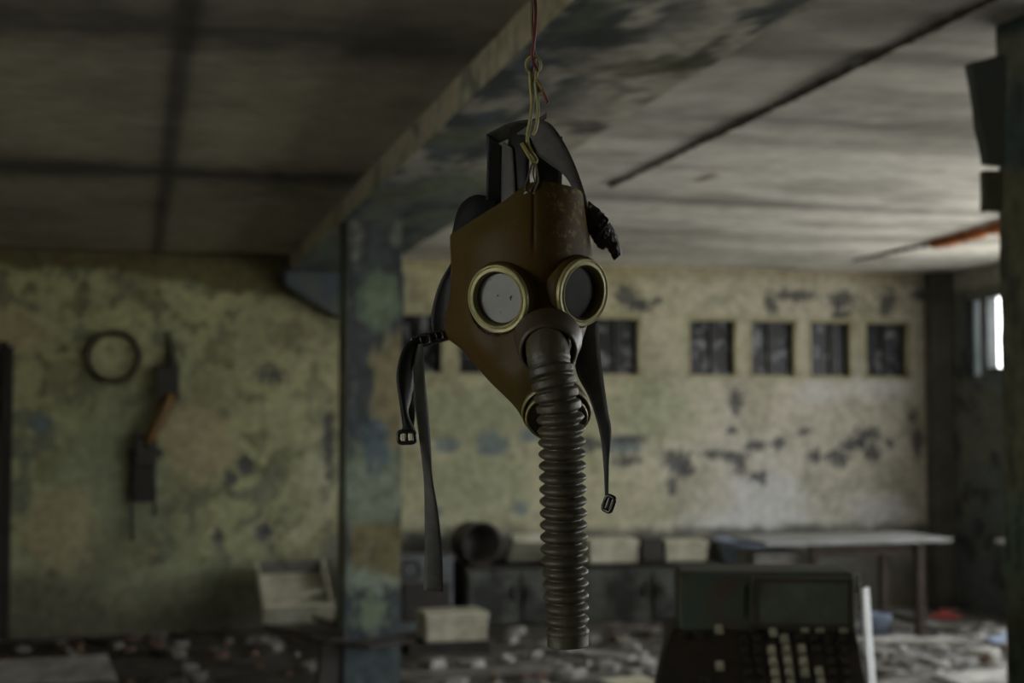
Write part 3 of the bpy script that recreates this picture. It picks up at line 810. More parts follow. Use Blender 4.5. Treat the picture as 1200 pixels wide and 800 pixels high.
# nose housing and hose
ncx = mdir(0.0, -0.42, 0.9)
v, f = lathe(mk(642, 405, 46), ncx, [(a * S, b * S) for a, b in [(40, -16), (36, -4), (34.5, 8), (33, 13), (30.5, 15), (28.5, 13.5), (27.5, 8), (27, -6)]], 56)
obj('nose_cup', v, f, M['rubber_dark'], mask, smooth=True)
hp = catmull([(640.5, 398, 42), (641, 404, 56), (643, 420, 66), (647, 440, 71), (652, 462, 73), (656, 485, 72), (658.5, 520, 69), (660, 580, 66), (661, 640, 64), (663.5, 700, 63), (665.5, 756, 63)], 400)
ln = [0.0]
for i in range(1, len(hp)): ln.append(ln[-1] + float(np.linalg.norm(hp[i] - hp[i - 1])))
tot = ln[-1]
N = int(tot * 0.9)
path = []; rad = []
for i in range(N + 1):
    s_ = tot * i / N
    k = int(np.searchsorted(ln, s_)); k = min(max(k, 1), len(hp) - 1)
    t = (s_ - ln[k - 1]) / max(ln[k] - ln[k - 1], 1e-6)
    p = hp[k - 1] * (1 - t) + hp[k] * t
    path.append(mk(*p))
    pitch = 13.9
    if s_ < 44:
        r = 24.5
        if s_ < 3: r = 22.5 + s_ * 0.7
        if 38 < s_: r = 23.5
    elif s_ > tot - 14:
        r = 23.5
    else:
        ph = ((s_ - 44) / pitch) % 1.0
        amp = 6.2
        if s_ > tot - 110: amp = 6.2 - 2.4 * (s_ - tot + 110) / 96
        r = 19.0 + (amp + 1.8) * (abs(math.sin(math.pi * ph)) ** 0.9)
        if s_ < 100: r = min(r, 24.8) + 0.6
    rad.append(r * S)
sv, sf = sweep(path, rad, 40)
hose = obj('hose', sv, sf, M['hose'], mask, smooth=True)
hose['label'] = 'dusty olive ribbed rubber breathing hose'
# thin moulded bead on the hose collar
sv, sf = lathe(path[3], (path[5] - path[2]), [(a * S, b * S) for a, b in [(24, -1.6), (25.6, -1), (25.9, 0), (25.6, 1), (24, 1.6)]], 48)
obj('collar_bead', sv, sf, M['hose'], hose, smooth=True)

# chin valve, round, behind the hose
cax = mdir(0.0, -0.62, 0.78)
CV = mk(652, 484, 34)
cv = empty('chin_valve', CV); cv.parent = mask; cv.location = CV - wloc(mask)
def CL(name, prof, mat):
    v, f = lathe(CV, cax, [(a * S, b * S) for a, b in prof], 56); return obj(name, v, f, mat, cv, smooth=True)
CL('housing', [(26, -34), (34, -24), (38, -12), (39, -3), (37, -2)], M['rubber_dark'])
CL('ring', [(36.5, -5), (39.8, -4), (40.3, -1), (39.6, 1.2), (38, 1.4), (37.2, 0), (37, -3)], M['brass'])
CL('ring', [(33, 5), (35.8, 6), (36.2, 8), (35.4, 9.8), (33.8, 9.8), (33, 8)], M['brass'])
CL('plate', [(37.5, -3), (34, 2), (34, 7), (28, 8), (26, 3), (12, 2), (0.5, 2)], M['rubber_dark'])

# straps
def ribbon(name, A, B, mat, n=40, across=5, sag=0.0, thick=0.0016, parent=mask, rough=0.0):
    a = catmull(A, n); b = catmull(B, n); vs = []; fs = []
    for i in range(n + 1):
        for j in range(across + 1):
            t = j / across
            p = a[i] * (1 - t) + b[i] * t
            p = p + np.array([0, 0, sag * math.sin(math.pi * t)])
            if rough:
                p = p + rough * np.array([math.sin(i * 1.7 + j * 2.1), math.cos(i * 1.3 + j), 2 * math.sin(i * 0.9 + j * 1.9)])
            vs.append(mk(*p))
    for i in range(n):
        for j in range(across):
            k = i * (across + 1) + j
            fs.append((k, k + 1, k + across + 2, k + across + 1))
    return obj(name, vs, fs, mat, parent, smooth=True, solid=thick)

# crown straps
ribbon('strap', [(630, 139, -40), (648, 148, -32), (668, 180, -26), (684, 222, -28), (691, 256, -34), (690, 294, -40)],
       [(606, 156, -52), (620, 174, -46), (641, 190, -38), (664, 208, -34), (678, 240, -34), (680, 280, -40)], M['webbing_grey'], sag=3)
ribbon('strap', [(659, 160, -70), (659, 190, -66), (658, 226, -62)], [(628, 160, -66), (628, 190, -62), (627, 226, -60)], M['webbing'])
ribbon('strap', [(624, 146, -50), (622, 168, -40), (620, 196, -34), (622, 226, -30)], [(602, 144, -66), (596, 166, -60), (596, 195, -54), (601, 234, -46)], M['webbing_black'], sag=4)
ribbon('strap', [(570, 157, -62), (570.5, 190, -58), (569, 244, -50)], [(589, 172, -58), (589, 200, -56), (590, 240, -52)], M['webbing_black'])
ribbon('strap', [(589, 166, -56), (588, 200, -52), (588, 240, -48)], [(601, 174, -46), (603, 200, -40), (605, 236, -34)], M['webbing_grey'])
ribbon('strap', [(570, 157, -64), (598, 144, -62), (630, 138, -54), (641, 132, -46)], [(584, 168, -66), (603, 160, -68), (624, 152, -60), (640, 138, -46)], M['webbing'])
# left temple loop and cheek strap
ribbon('strap', [(580, 232, -52), (556, 229, -58), (538, 244, -62), (529, 278, -54)], [(586, 256, -44), (566, 256, -46), (550, 272, -48), (538, 292, -50)], M['webbing_black'], sag=3)
ribbon('strap', [(531, 304, -52), (514, 334, -66), (505, 372, -66), (510, 397, -58)], [(534, 318, -52), (533, 345, -56), (531, 372, -56), (526, 398, -52)], M['webbing_black'], sag=-4)
# cheek tab and buckle on the left
ribbon('cheek_tab', [(530, 382, -50), (516, 388, -52), (500, 393, -54), (488, 396, -54)], [(534, 396, -46), (520, 400, -50), (503, 404, -52), (491, 408, -52)], M['rubber_dark'], thick=0.0026)
def frame_buckle(c, size, ang, yaw_, mat, bar=2.2):
    C0 = mk(*c); e = empty('buckle', C0); e.parent = mask; e.location = C0 - wloc(mask)
    u = (RT * math.cos(ang) + UP * math.sin(ang)); v = (-RT * math.sin(ang) + UP * math.cos(ang))
    u = (u * math.cos(yaw_) - FW * math.sin(yaw_)).normalized()
    hw, hh = size[0] * S / 2, size[1] * S / 2
    pts = []
    for k in range(40):
        a = 2 * math.pi * k / 40; ca, sa = math.cos(a), math.sin(a)
        q = 0.45
        pts.append(C0 + u * hw * math.copysign(abs(ca) ** q, ca) + v * hh * math.copysign(abs(sa) ** q, sa))
    sv, sf = sweep(pts, bar * S, 8, closed=True); obj('frame', sv, sf, mat, e, smooth=True)
    sv, sf = sweep([C0 - v * hh, C0 - v * hh * 0.3, C0 + v * hh * 0.3, C0 + v * hh], bar * 0.9 * S, 8); obj('bar', sv, sf, mat, e, smooth=True)
    return e
frame_buckle((494, 399, -50), (24, 12), 0.25, 0.3, M['buckle'])
frame_buckle((512, 394, -47), (16, 10), 0.25, 0.2, M['buckle'], 1.8)
# short looped strap with its slide buckle
ribbon('strap', [(489, 395, -50), (473, 407, -44), (464.5, 438, -40), (469, 474, -40), (473, 503, -40)],
       [(494, 405, -56), (489, 424, -56), (485, 452, -52), (478, 482, -42), (487, 505, -44)], M['webbing_black'], sag=4)
ribbon('strap', [(484, 450, -56), (482, 470, -50), (475, 490, -46), (470, 506, -46)], [(489, 452, -58), (487, 474, -54), (486, 490, -50), (484, 508, -48)], M['webbing_black'])
frame_buckle((476.5, 512, -42), (20, 14), 0.05, 0.2, M['buckle'], 2.8)
# long hanging strap
ribbon('strap', [(487, 404, -52), (484.5, 436, -48), (486, 470, -44), (492, 520, -42), (497, 560, -44), (498, 600, -44), (498, 645, -42), (496.5, 692, -40)],
       [(496, 402, -48), (497.5, 438, -50), (501.5, 480, -50), (504.5, 520, -46), (507, 560, -38), (513.5, 600, -36), (518, 645, -38), (519.5, 693, -38)], M['webbing_grey'], n=60, sag=1.5)
# right temple: cracked leather end and buckle
ribbon('leather_end', [(689, 236, -36), (703, 247, -34), (713, 260, -36), (722, 278, -40), (727.5, 298, -42)], [(690, 266, -36), (695, 280, -38), (704, 291, -40), (712, 290, -42), (721, 304, -44)], M['leather'], n=36, sag=5, thick=0.004, rough=0.4)
frame_buckle((700, 262, -32), (20, 22), -0.6, 0.5, M['buckle'], 2.0)
# right cheek strap
ribbon('strap', [(678, 380, -44), (673, 410, -50), (676, 438, -52), (691, 468, -50), (703, 508, -48), (708, 548, -47), (709.5, 580, -46)],
       [(701, 376, -50), (703, 410, -56), (706.5, 440, -56), (712, 480, -54), (716, 504, -50), (713.5, 540, -45), (712.5, 580, -45)], M['webbing'], n=56, sag=2)
frame_buckle((713.5, 590, -46), (13, 18), -0.35, 0.7, M['buckle'], 2.6)

# ================================================================== what it hangs from
M['wire_red'] = pbr('red_insulated_wire', (0.14, 0.010, 0.010), (0.09, 0.008, 0.008), 0.4, scale=60, bump=0)
M['wire_olive'] = pbr('olive_insulated_wire', (0.11, 0.085, 0.035), (0.07, 0.05, 0.025), 0.5, scale=60, bump=0)
M['wire_yellow'] = pbr('yellow_insulated_wire', (0.30, 0.27, 0.07), (0.22, 0.20, 0.055), 0.4, scale=60, bump=0.05)
M['twine'] = pbr('thin_grey_twine', (0.14, 0.13, 0.085), (0.09, 0.08, 0.05), 0.9, scale=200, bump=0.4)

def tube_obj(name, pts, r, mat, n=80, sides=10, parent=None, closed=False):
    if len(pts) > 2: pts = [Vector(p) for p in catmull([tuple(p) for p in pts], n)]
    v, f = sweep(pts, r, sides, closed=closed)
    return obj(name, v, f, mat, parent, smooth=True)

def beam_z(p): return ZB if XB0 < p.x < XB1 else ZC
top = mk(625, 0, 0)
zt_ = beam_z(top)
hw_ = empty('hanging_wire', (top.x, top.y, mk(627, 70, 0).z), 'red and olive twisted wire pair dropping from the ceiling to a yellow hook', 'wire')
pr = []; po = []
nseg = 40
zbot = mk(626, 68, 0).z
ztop = zt_ + 0.01
for i in range(nseg + 1):
    t = i / nseg
    z = ztop * (1 - t) + zbot * t
    cx_ = Vector((top.x, top.y, z)) + RT * (0.0006 * math.sin(t * 9))
    a = t * 40
    pr.append(cx_ + RT * math.cos(a) * 0.0022 - FW * math.sin(a) * 0.0022)
    po.append(cx_ - RT * math.cos(a) * 0.0022 + FW * math.sin(a) * 0.0022)
pr += [mk(629, 82, 1), mk(628, 92, 3), mk(633, 100, 3), mk(637, 110, 3), mk(642, 121, 3)]
po += [mk(624, 80, -2), mk(624, 90, -2), mk(627, 98, 3), mk(632, 108, 3)]
tube_obj('red_strand', pr, 0.0019, M['wire_red'], 300, 8, hw_)
tube_obj('olive_strand', po, 0.0018, M['wire_olive'], 300, 8, hw_)

hk = empty('wire_hook', mk(625, 191, 4), 'stiff doubled yellow wire hook with a ring, holding the gas mask', 'hook')
ring = [mk(625 + 8.6 * math.cos(a), 76 - 10 * math.sin(a), 2 + 2 * math.sin(a)) for a in [2 * math.pi * k / 40 for k in range(40)]]
v, f = sweep(ring, 0.0016, 10, closed=True); obj('ring', v, f, M['wire_yellow'], hk, smooth=True)
tube_obj('shank', [mk(621.5, 84, 3), mk(622, 100, 3), mk(623.5, 120, 5), mk(621.5, 140, 5), mk(618.5, 156, 4), mk(618.5, 168, 4), mk(623, 178, 5), mk(628.5, 187, 6), mk(626.5, 190.5, 8), mk(622, 186, 8), mk(616, 176, 8), mk(611, 167.5, 8)], 0.0021, M['wire_yellow'], 140, 10, hk)
tube_obj('return_strand', [mk(628.5, 84, 3), mk(628, 100, 4), mk(630, 120, 4), mk(630, 138, 4), mk(627.5, 152, 4), mk(624.5, 158, 4)], 0.0019, M['wire_yellow'], 90, 10, hk)
tube_obj('wire_tail', [mk(627, 92, 5), mk(633, 100, 5), mk(637, 106, 4), mk(634, 112, 3)], 0.0012, M['wire_yellow'], 40, 8, hk)
cp = empty('twine_loop', mk(622, 222, 18), 'thin twine loop tying the mask forehead to the yellow hook', 'twine')
tube_obj('strand', [mk(625.5, 188, 8), mk(621, 200, 12), mk(617.5, 212, 16), mk(615.5, 221, 18), mk(617, 226, 17)], 0.0011, M['twine'], 50, 8, cp)
tube_obj('strand', [mk(627, 189, 8), mk(629.5, 202, 12), mk(630.5, 212, 18), mk(627, 222, 21), mk(625, 228, 19)], 0.0011, M['twine'], 50, 8, cp)
tube_obj('strand', [mk(626.5, 190, 7), mk(625, 204, 12), mk(626.5, 214, 18), mk(621, 224, 21)], 0.0009, M['twine'], 50, 8, cp)
v, f = lathe(mk(625.5, 228, 20), mdir(0, -0.2, 1), [(a * S, b_ * S) for a, b_ in [(2.6, -2), (2.8, 0), (2.0, 1), (1.2, 0.6)]], 20)
obj('eyelet', v, f, M['brass'], mask, smooth=True)
v, f = lathe(mk(616.5, 227, 19), mdir(0, -0.2, 1), [(a * S, b_ * S) for a, b_ in [(2.4, -2), (2.6, 0), (1.8, 1), (1.0, 0.6)]], 20)
obj('eyelet', v, f, M['white'], mask, smooth=True)

# ================================================================== ceiling runs
M['conduit'] = pbr('brown_corroded_iron', (0.10, 0.075, 0.055), (0.05, 0.036, 0.026), 0.9, scale=18, bump=0.6)
M['hoop'] = pbr('olive_brown_iron', (0.075, 0.062, 0.028), (0.045, 0.034, 0.018), 0.7, scale=18)
rng = random.Random(7)
def rough_rod(name, pts, r, mat, n, label, cat, jag=0.35, sides=8):
    p = [Vector(q) for q in catmull([tuple(q) for q in pts], n)]
    rad = [r * (1 + jag * rng.uniform(-1, 1)) for _ in p]
    p = [q + Vector((rng.uniform(-1, 1) * r * 0.25, 0, 0)) for q in p]
    v, f = sweep(p, rad, sides)
    return tag(obj(name, v, f, mat, smooth=True), label, cat)
xq = on_z(900, 125, ZC).x
a_, c_ = on_z(1230, -30, ZC), on_z(715, 216, ZC)
rough_rod('ceiling_conduit', [(xq + 0.0, a_.y, ZC - 0.008), (xq + 0.01, (a_.y + c_.y) / 2, ZC - 0.008), (xq, c_.y, ZC - 0.006)], 0.012, M['conduit'], 120,
          'long dark corroded conduit running along the pale ceiling', 'conduit')
a_, c_, d_ = on_z(1185, 256, ZC), on_z(1095, 283, ZC), on_z(1000, 304, ZC)
rough_rod('rebar', [(a_.x, a_.y, ZC - 0.03), ((a_.x + c_.x) / 2, (a_.y + c_.y) / 2, ZC - 0.03), (c_.x, c_.y, ZC - 0.02)], 0.034, M['rust'], 40,
          'orange rusted reinforcing bar bared on the ceiling near the window wall', 'rebar', 0.5)
rough_rod('ceiling_cable', [(c_.x, c_.y, ZC - 0.014), ((d_.x + c_.x) / 2, (d_.y + c_.y) / 2, ZC - 0.010), (d_.x, d_.y, ZC - 0.008)], 0.013, M['rust_dark'], 40,
          'thin grey-brown cable continuing the orange rebar on the ceiling', 'cable')

# ================================================================== things on the far wall
c = on_y(134, 418, YW - 0.03); k = depth(c) / F
pts = [c + Vector((math.cos(q) * 29 * k, 0, math.sin(q) * 29 * k)) for q in [2 * math.pi * i / 48 for i in range(48)]]
e = empty('metal_hoop', c - Vector((0, 0, 33 * k)), 'dark iron hoop hung on the mouldy yellow-green wall', 'hoop')
v, f = sweep(pts, 3.6 * k, 10, closed=True); obj('ring', v, f, M['hoop'], e, smooth=True)
v, f = sweep([c + Vector((0, 0.02, 24 * k)), c + Vector((0, -0.03, 24.5 * k))], 0.008, 8); obj('nail', v, f, M['rust_dark'], e)

def wp(x, y, off=0.05): return on_y(x, y, YW - off)
e = empty('wall_fixture', wp(170, 632), 'broken black wall fixture with an orange arm and hanging cable ends', 'fixture')
def wbox(x0, y0, x1, y1, th, off=0.0, ang=0.0):
    p, q = wp((x0 + x1) / 2, (y0 + y1) / 2, off + th / 2), k
    return MB().box(p, (abs(x1 - x0) * k, th, abs(y1 - y0) * k), Matrix.Rotation(ang, 3, 'Y'))
wbox(182, 428, 210, 470, 0.09).build('bracket', M['black_iron'], e, bevel=0.012)
v, f = sweep([wp(197, 388, 0.02), wp(201, 410, 0.03), wp(203, 430, 0.05)], [0.008, 0.02, 0.05], 8); obj('spike', v, f, M['black_iron'], e, smooth=True)
v, f = sweep([wp(200, 462, 0.06), wp(190, 486, 0.08), wp(178, 508, 0.08), wp(172, 520, 0.07)], [0.05, 0.052, 0.05, 0.046], 10)
obj('orange_arm', v, f, pbr('orange_brown_enamel', (0.17, 0.09, 0.02), (0.10, 0.055, 0.018), 0.6, scale=12), e, smooth=True)
wbox(158, 508, 184, 545, 0.10).build('junction_box', M['black_iron'], e, bevel=0.012)
wbox(150, 525, 190, 536, 0.07).build('clamp', M['black_iron'], e, bevel=0.01)
wbox(156, 545, 182, 588, 0.08).build('lower_box', M['wood_dark'], e, bevel=0.012)
v, f = sweep([wp(155, 540), wp(154, 590), wp(155, 633)], 0.016, 8); obj('cable_end', v, f, M['black_iron'], e, smooth=True)
v, f = sweep([wp(181, 560), wp(181, 585), wp(181, 603)], 0.014, 8); obj('cable_end', v, f, M['black_iron'], e, smooth=True)

# ================================================================== near pillar on the right
DP = 4.6
PW = 0.30
pl = at(1172, 300, DP) - Vector((0, PW, 0))
e = empty('pillar', (pl.x + PW / 2, pl.y, 0), 'narrow pillar with crumbling blue-grey and olive paint near the bright window', 'pillar', kind='structure')
def pil_col(u, z):
    n1 = fbm(u, z, 4, 4, 401); n2 = fbm(u * 2, z, 12, 3, 402)
    c = np.tile(np.array([0.13, 0.125, 0.075]), (len(u), 1))
    zz = z + (n1 - 0.5) * 0.10
    c = mixc(c, (0.065, 0.085, 0.088), sstep(at(1175, 215, DP).z, at(1175, 190, DP).z, zz + u * 0.1))
    c = mixc(c, (0.11, 0.16, 0.10), (1 - sstep(at(1175, 600, DP).z, at(1175, 560, DP).z, zz)) * 0.8)
    c = mixc(c, (0.03, 0.035, 0.035), sstep(0.56, 0.66, n2) * 0.6)
    return mixc(c, (0.20, 0.19, 0.13), sstep(0.62, 0.70, n1) * 0.5)
us = axis_lines(0, PW, 0.02); zp = axis_lines(0, ZC, 0.02)
rl2 = lambda a, b: (fbm(a, b, 14, 3, 403) - 0.5) * 0.014
grid_obj('face', us, zp, lambda a, b, q: (pl.x + a, pl.y + q, b), pil_col, M['beam'], parent=e, relief=rl2)
grid_obj('face', us, zp, lambda a, b, q: (pl.x + q, pl.y + PW - a, b), pil_col, M['beam'], parent=e, relief=rl2)
grid_obj('face', us, zp, lambda a, b, q: (pl.x + PW + q, pl.y + a, b), pil_col, M['beam'], parent=e, relief=rl2)
grid_obj('face', us, zp, lambda a, b, q: (pl.x + PW - a, pl.y + PW + q, b), pil_col, M['beam'], parent=e, relief=rl2)
def slab(px, d, th, jag, seed):
    rr = random.Random(seed); o = []
    for i, (x, y) in enumerate(px):
        x2, y2 = px[(i + 1) % len(px)]
        for t in (0, 0.33, 0.66):
            o.append((x + (x2 - x) * t + rr.uniform(-jag, jag), y + (y2 - y) * t + rr.uniform(-jag, jag)))
    n = len(o)
    vs = [at(x, y, d) for x, y in o] + [at(x, y, d) + Vector((0, th, 0)) for x, y in o]
    return vs, [tuple(range(n))[::-1], tuple(range(n, 2 * n))] + [(i, (i + 1) % n, n + (i + 1) % n, n + i) for i in range(n)]
v, f = slab([(1139, 73), (1186, 62), (1190, 196), (1158, 190), (1150, 150)], DP - 0.02, 0.04, 1.5, 3)
tag(obj('loose_board', v, f, pbr('blue_grey_board', (0.055, 0.066, 0.064), (0.05, 0.045, 0.025), 0.8, scale=5)), 'blue-grey board coming loose from the top of the pillar', 'board')
v, f = slab([(1155, 199), (1190, 199), (1190, 248), (1156, 246)], DP - 0.005, 0.035, 1.0, 5)
tag(obj('loose_board', v, f, pbr('olive_board', (0.075, 0.068, 0.035), (0.04, 0.036, 0.02), 0.8, scale=6)), 'short olive board fixed to the pillar below the blue-grey one', 'board')

# ================================================================== cash register on its desk
DR = 3.6
kr = DR / F
rp = at(900, 672, DR)
fr = Vector((-FW.x, -FW.y, 0)).normalized()
rx = Vector((RT.x, RT.y, 0)).normalized()
ya_ = math.radians(3)
fr, rx = (fr * math.cos(ya_) - rx * math.sin(ya_)), (rx * math.cos(ya_) + fr * math.sin(ya_))
ZD = 0.78
RH = rp.z - ZD
RO = Vector((rp.x, rp.y, ZD)) - fr * 0.02
def lr(x, y, z): return RO + rx * x + fr * y + Vector((0, 0, z))
def lprism(prof, x0, x1, x0b=None):
    """side profile (y, z) extruded across x; x0b lists a left x per profile point"""
    n = len(prof)
    L_ = [lr((x0b[i] if x0b else x0), y, z) for i, (y, z) in enumerate(prof)]
    R_ = [lr(x1, y, z) for y, z in prof]
    return L_ + R_, [tuple(range(n)), tuple(range(2 * n - 1, n - 1, -1))] + [(i, n + i, n + (i + 1) % n, (i + 1) % n) for i in range(n)]
def lbox(x0, x1, y0, y1, z0, z1):
    return lprism([(y0, z0), (y1, z0), (y1, z1), (y0, z1)], x0, x1)
M['reg_green'] = pbr('dark_green_register_enamel', (0.040, 0.056, 0.036), (0.050, 0.034, 0.014), 0.6, scale=11, lo=0.42, hi=0.6)
M['reg_black'] = pbr('black_rusty_register', (0.012, 0.010, 0.008), (0.026, 0.015, 0.008), 0.6, scale=14)
M['reg_panel'] = pbr('murky_green_panel', (0.085, 0.105, 0.075), (0.055, 0.055, 0.030), 0.4, scale=9)
M['key_cream'] = pbr('cream_key', (0.40, 0.38, 0.27), (0.24, 0.22, 0.14), 0.5, scale=40, bump=0)
M['key_dark'] = pbr('dark_key', (0.035, 0.028, 0.020), (0.02, 0.017, 0.013), 0.5, scale=40, bump=0)
reg = empty('cash_register', RO, 'old dark green mechanical cash register with columns of cream keys', 'cash register')
HWL, HWR = -0.218, 0.218
zd1 = RH - 0.135
v, f = lprism([(-0.22, 0), (0.28, 0), (0.28, 0.085), (0.0, zd1 - 0.004), (-0.22, zd1 - 0.004)], HWL, HWR, [-0.30, -0.33, -0.325, -0.235, -0.235])
obj('base_housing', v, f, M['reg_black'], reg, bevel=0.006)
v, f = lprism([(-0.22, zd1 - 0.01), (0.004, zd1 - 0.01), (-0.012, RH - 0.012), (-0.03, RH), (-0.22, RH)], HWL, HWR)
hd = obj('top_housing', v, f, M['reg_green'], reg, bevel=0.006)
pz0, pz1 = RH - (730 - 672) * kr, RH - (683 - 672) * kr
px0, px1 = (887 - 900) * kr, (993 - 900) * kr
v, f = lbox(px0, px1, -0.02, 0.006, pz0, pz1); obj('display_panel', v, f, M['reg_panel'], hd)
m = MB()
for (a, b_, c_, d_) in ((px0 - 0.01, px1 + 0.01, pz1, pz1 + 0.012), (px0 - 0.01, px1 + 0.01, pz0 - 0.010, pz0), (px0 - 0.012, px0, pz0, pz1), (px1, px1 + 0.010, pz0, pz1)):
    vv, ff = lbox(a, b_, -0.02, 0.014, c_, d_); m.add(vv, ff)
m.build('display_frame', pbr('olive_brown_bezel', (0.050, 0.042, 0.020), (0.03, 0.024, 0.012), 0.5, scale=20), hd)
v, f = lbox(-0.205, px0 - 0.03, -0.02, 0.004, pz0 + 0.01, pz1 - 0.005); obj('cover_plate', v, f, M['reg_green'], hd)
v, f = sweep([lr(HWR + 0.008, -0.01, RH - 0.05), lr(HWR + 0.008, -0.01, RH - 0.005)], 0.006, 8); obj('latch', v, f, M['reg_panel'], hd)
sl = Vector((0.28, 0.085 - (zd1 - 0.004))).normalized()     # down the key deck
nl = Vector((-sl.y, sl.x))
def key(px, py, mat, w=0.021, hh=0.022):
    # deck place seen at this height
    y0_, z0_ = 0.0, zd1 - 0.004
    best = None
    for i in range(200):
        t = i / 200 * 0.36
        p = lr((px - 900) * kr, y0_ + sl.x * t, z0_ + sl.y * t)
        d = depth(p); yy = 400 - F * (p - CAM).dot(UP) / d
        if best is None or abs(yy - py) < best[0]: best = (abs(yy - py), t, d)
    t, d = best[1], best[2]
    xx = (px - 900) * d / F
    c = Vector((y0_ + sl.x * t, z0_ + sl.y * t))
    P4 = []
    for q, s_ in ((0.0, 1.0), (0.013, 0.78)):
        for (i, j) in ((-1, -1), (1, -1), (1, 1), (-1, 1)):
            o2 = c + sl * (j * hh / 2 * s_) + nl * q
            P4.append(lr(xx + i * w / 2 * s_, o2.x, o2.y))
    obj('key', P4, [(3, 2, 1, 0), (4, 5, 6, 7), (0, 1, 5, 4), (1, 2, 6, 5), (2, 3, 7, 6), (3, 0, 4, 7)], mat, reg)
cream_keys = [(901, y) for y in (763, 776, 789, 802, 815)] + [(918, y) for y in (750, 763, 776, 789, 802, 815)] + [(936, y) for y in (762, 776, 789)] + [(953, y) for y in (788, 801, 814)]
cream_keys += [(906, 742), (943, 735), (961, 735), (988, 735), (843, 739), (838, 782)]
for (x, y) in cream_keys: key(x, y, M['key_cream'])
for x in (870, 884, 968, 984):
    for y in (752, 765, 778, 791, 804): key(x, y, M['key_dark'])
for (x, y) in ((936, 802), (953, 750), (953, 763), (936, 748), (884, 739), (818, 745), (800, 748), (818, 800)): key(x, y, M['key_dark'])
# white panel standing against the register's right side
zpn = at(1004, 688, DR).z
hp_ = zpn - ZD
fp = [(1008, 0.10), (1021, 0.06), (1025, 0.064), (1012, 0.104)]
tp = [(1007, 0.02), (1017, -0.01), (1020, -0.007), (1010, 0.024)]
v = [lr((x - 900) * kr, y, 0.002) for x, y in fp] + [lr((x - 900) * kr, y, hp_) for x, y in tp]
f = [(3, 2, 1, 0), (4, 5, 6, 7), (0, 1, 5, 4), (1, 2, 6, 5), (2, 3, 7, 6), (3, 0, 4, 7)]
obj_ = obj('white_panel', v, f, M['white'], bevel=0.002)
tag(obj_, 'narrow white plastic panel standing against the cash register', 'panel')
# desk underneath
dk = empty('desk', lr(0, 0, -ZD), 'dark wooden desk carrying the cash register', 'desk')
v, f = lbox(-0.75, 0.65, -0.33, 0.40, -0.035, -0.001); obj('desktop', v, f, M['wood_dark'], dk, bevel=0.004)
for (x, y) in ((-0.70, -0.28), (0.60, -0.28), (-0.70, 0.35), (0.60, 0.35)):
    v, f = lbox(x - 0.03, x + 0.03, y - 0.03, y + 0.03, -ZD, -0.035); obj('leg', v, f, M['wood_dark'], dk)
v, f = lbox(-0.70, 0.60, -0.30, -0.28, -0.16, -0.035); obj('apron', v, f, M['wood_dark'], dk)

# ================================================================== rubble on the floor
def hull_mesh(name, pts, mat):
    bm = bmesh.new()
    for p in pts: bm.verts.new(p)
    r = bmesh.ops.convex_hull(bm, input=bm.verts)
    bmesh.ops.delete(bm, geom=[g for g in r['geom_interior'] if isinstance(g, bmesh.types.BMVert)], context='VERTS')
    me = bpy.data.meshes.new(name); bm.to_mesh(me); bm.free(); me.materials.append(mat); return me
def chunk(name, sx, sy, sz, n, mat, seed):
    rr = random.Random(seed); pts = []
    for i in range(n):
        a = rr.uniform(0, 2 * math.pi); q = rr.uniform(0.75, 1.0)
        pts.append((sx * q * math.cos(a), sy * q * math.sin(a), sz * rr.choice((0.0, 0.0, rr.uniform(0.6, 1.0)))))
    zmin = min(p[2] for p in pts)
    return hull_mesh(name, [(p[0], p[1], p[2] - zmin) for p in pts], mat)
def flatbox(name, sx, sy, sz, mat, seed):
    rr = random.Random(seed); pts = []
    for i in (-1, 1):
        for j in (-1, 1):
            for k_ in (0, 1):
                pts.append((sx * i * rr.uniform(0.8, 1), sy * j * rr.uniform(0.8, 1), sz * k_))
    return hull_mesh(name, pts, mat)
M['plaster_dark'] = pbr('dirty_plaster', (0.20, 0.19, 0.165), (0.10, 0.09, 0.075), 0.95, scale=8)
kinds = {
    'plaster_chunk': ([chunk('plaster_chunk', 0.045 + 0.018 * i, 0.04 + 0.012 * i, 0.03 + 0.010 * i, 18, (M['plaster'], M['plaster_dark'])[i % 2], i) for i in range(5)],
                      'broken plaster chunk', 'plaster chunk', 'pale plaster chunks on the floor', 150),
    'brick_fragment': ([chunk('brick_fragment', 0.05 + 0.02 * i, 0.04 + 0.01 * i, 0.045, 16, M['brick'], 20 + i) for i in range(3)],
                       'sooty red-brown brick fragment', 'brick', 'brick fragments on the floor', 36),
    'wood_scrap': ([flatbox('wood_scrap', 0.24 + 0.08 * i, 0.03 + 0.008 * i, 0.022, M['wood_dark'], 30 + i) for i in range(4)],
                   'dark splintered wood scrap', 'wood scrap', 'dark wood scraps on the floor', 60),
    'grey_plank': ([flatbox('grey_plank', 0.30 + 0.12 * i, 0.05 + 0.012 * i, 0.022, M['wood_grey'], 40 + i) for i in range(3)],
                   'grey dusty plank', 'plank', 'grey planks on the floor', 22),
    'paper_sheet': ([flatbox('paper_sheet', 0.10 + 0.03 * i, 0.14 + 0.03 * i, 0.004, M['paper'], 50 + i) for i in range(3)],
                    'mouldy paper sheet lying flat', 'paper', 'paper sheets on the floor', 40),
}
reserved = []
def reserve(px, py, z, r):
    p = on_z(px, py, z); reserved.append((p.x, p.y, r))
placed = []
def zone_of(px, p):
    if px < 130: return 'below the dark doorway'
    if px < 400: return 'below the iron hoop wall'
    if px < 470: return 'at the foot of the column'
    if p.x > XR - 1.5: return 'by the window wall'
    if px < 600: return 'around the low black case'
    if px < 760: return 'in front of the low cabinets'
    if px < 1000: return 'behind the cash register'
    return 'in front of the long table'
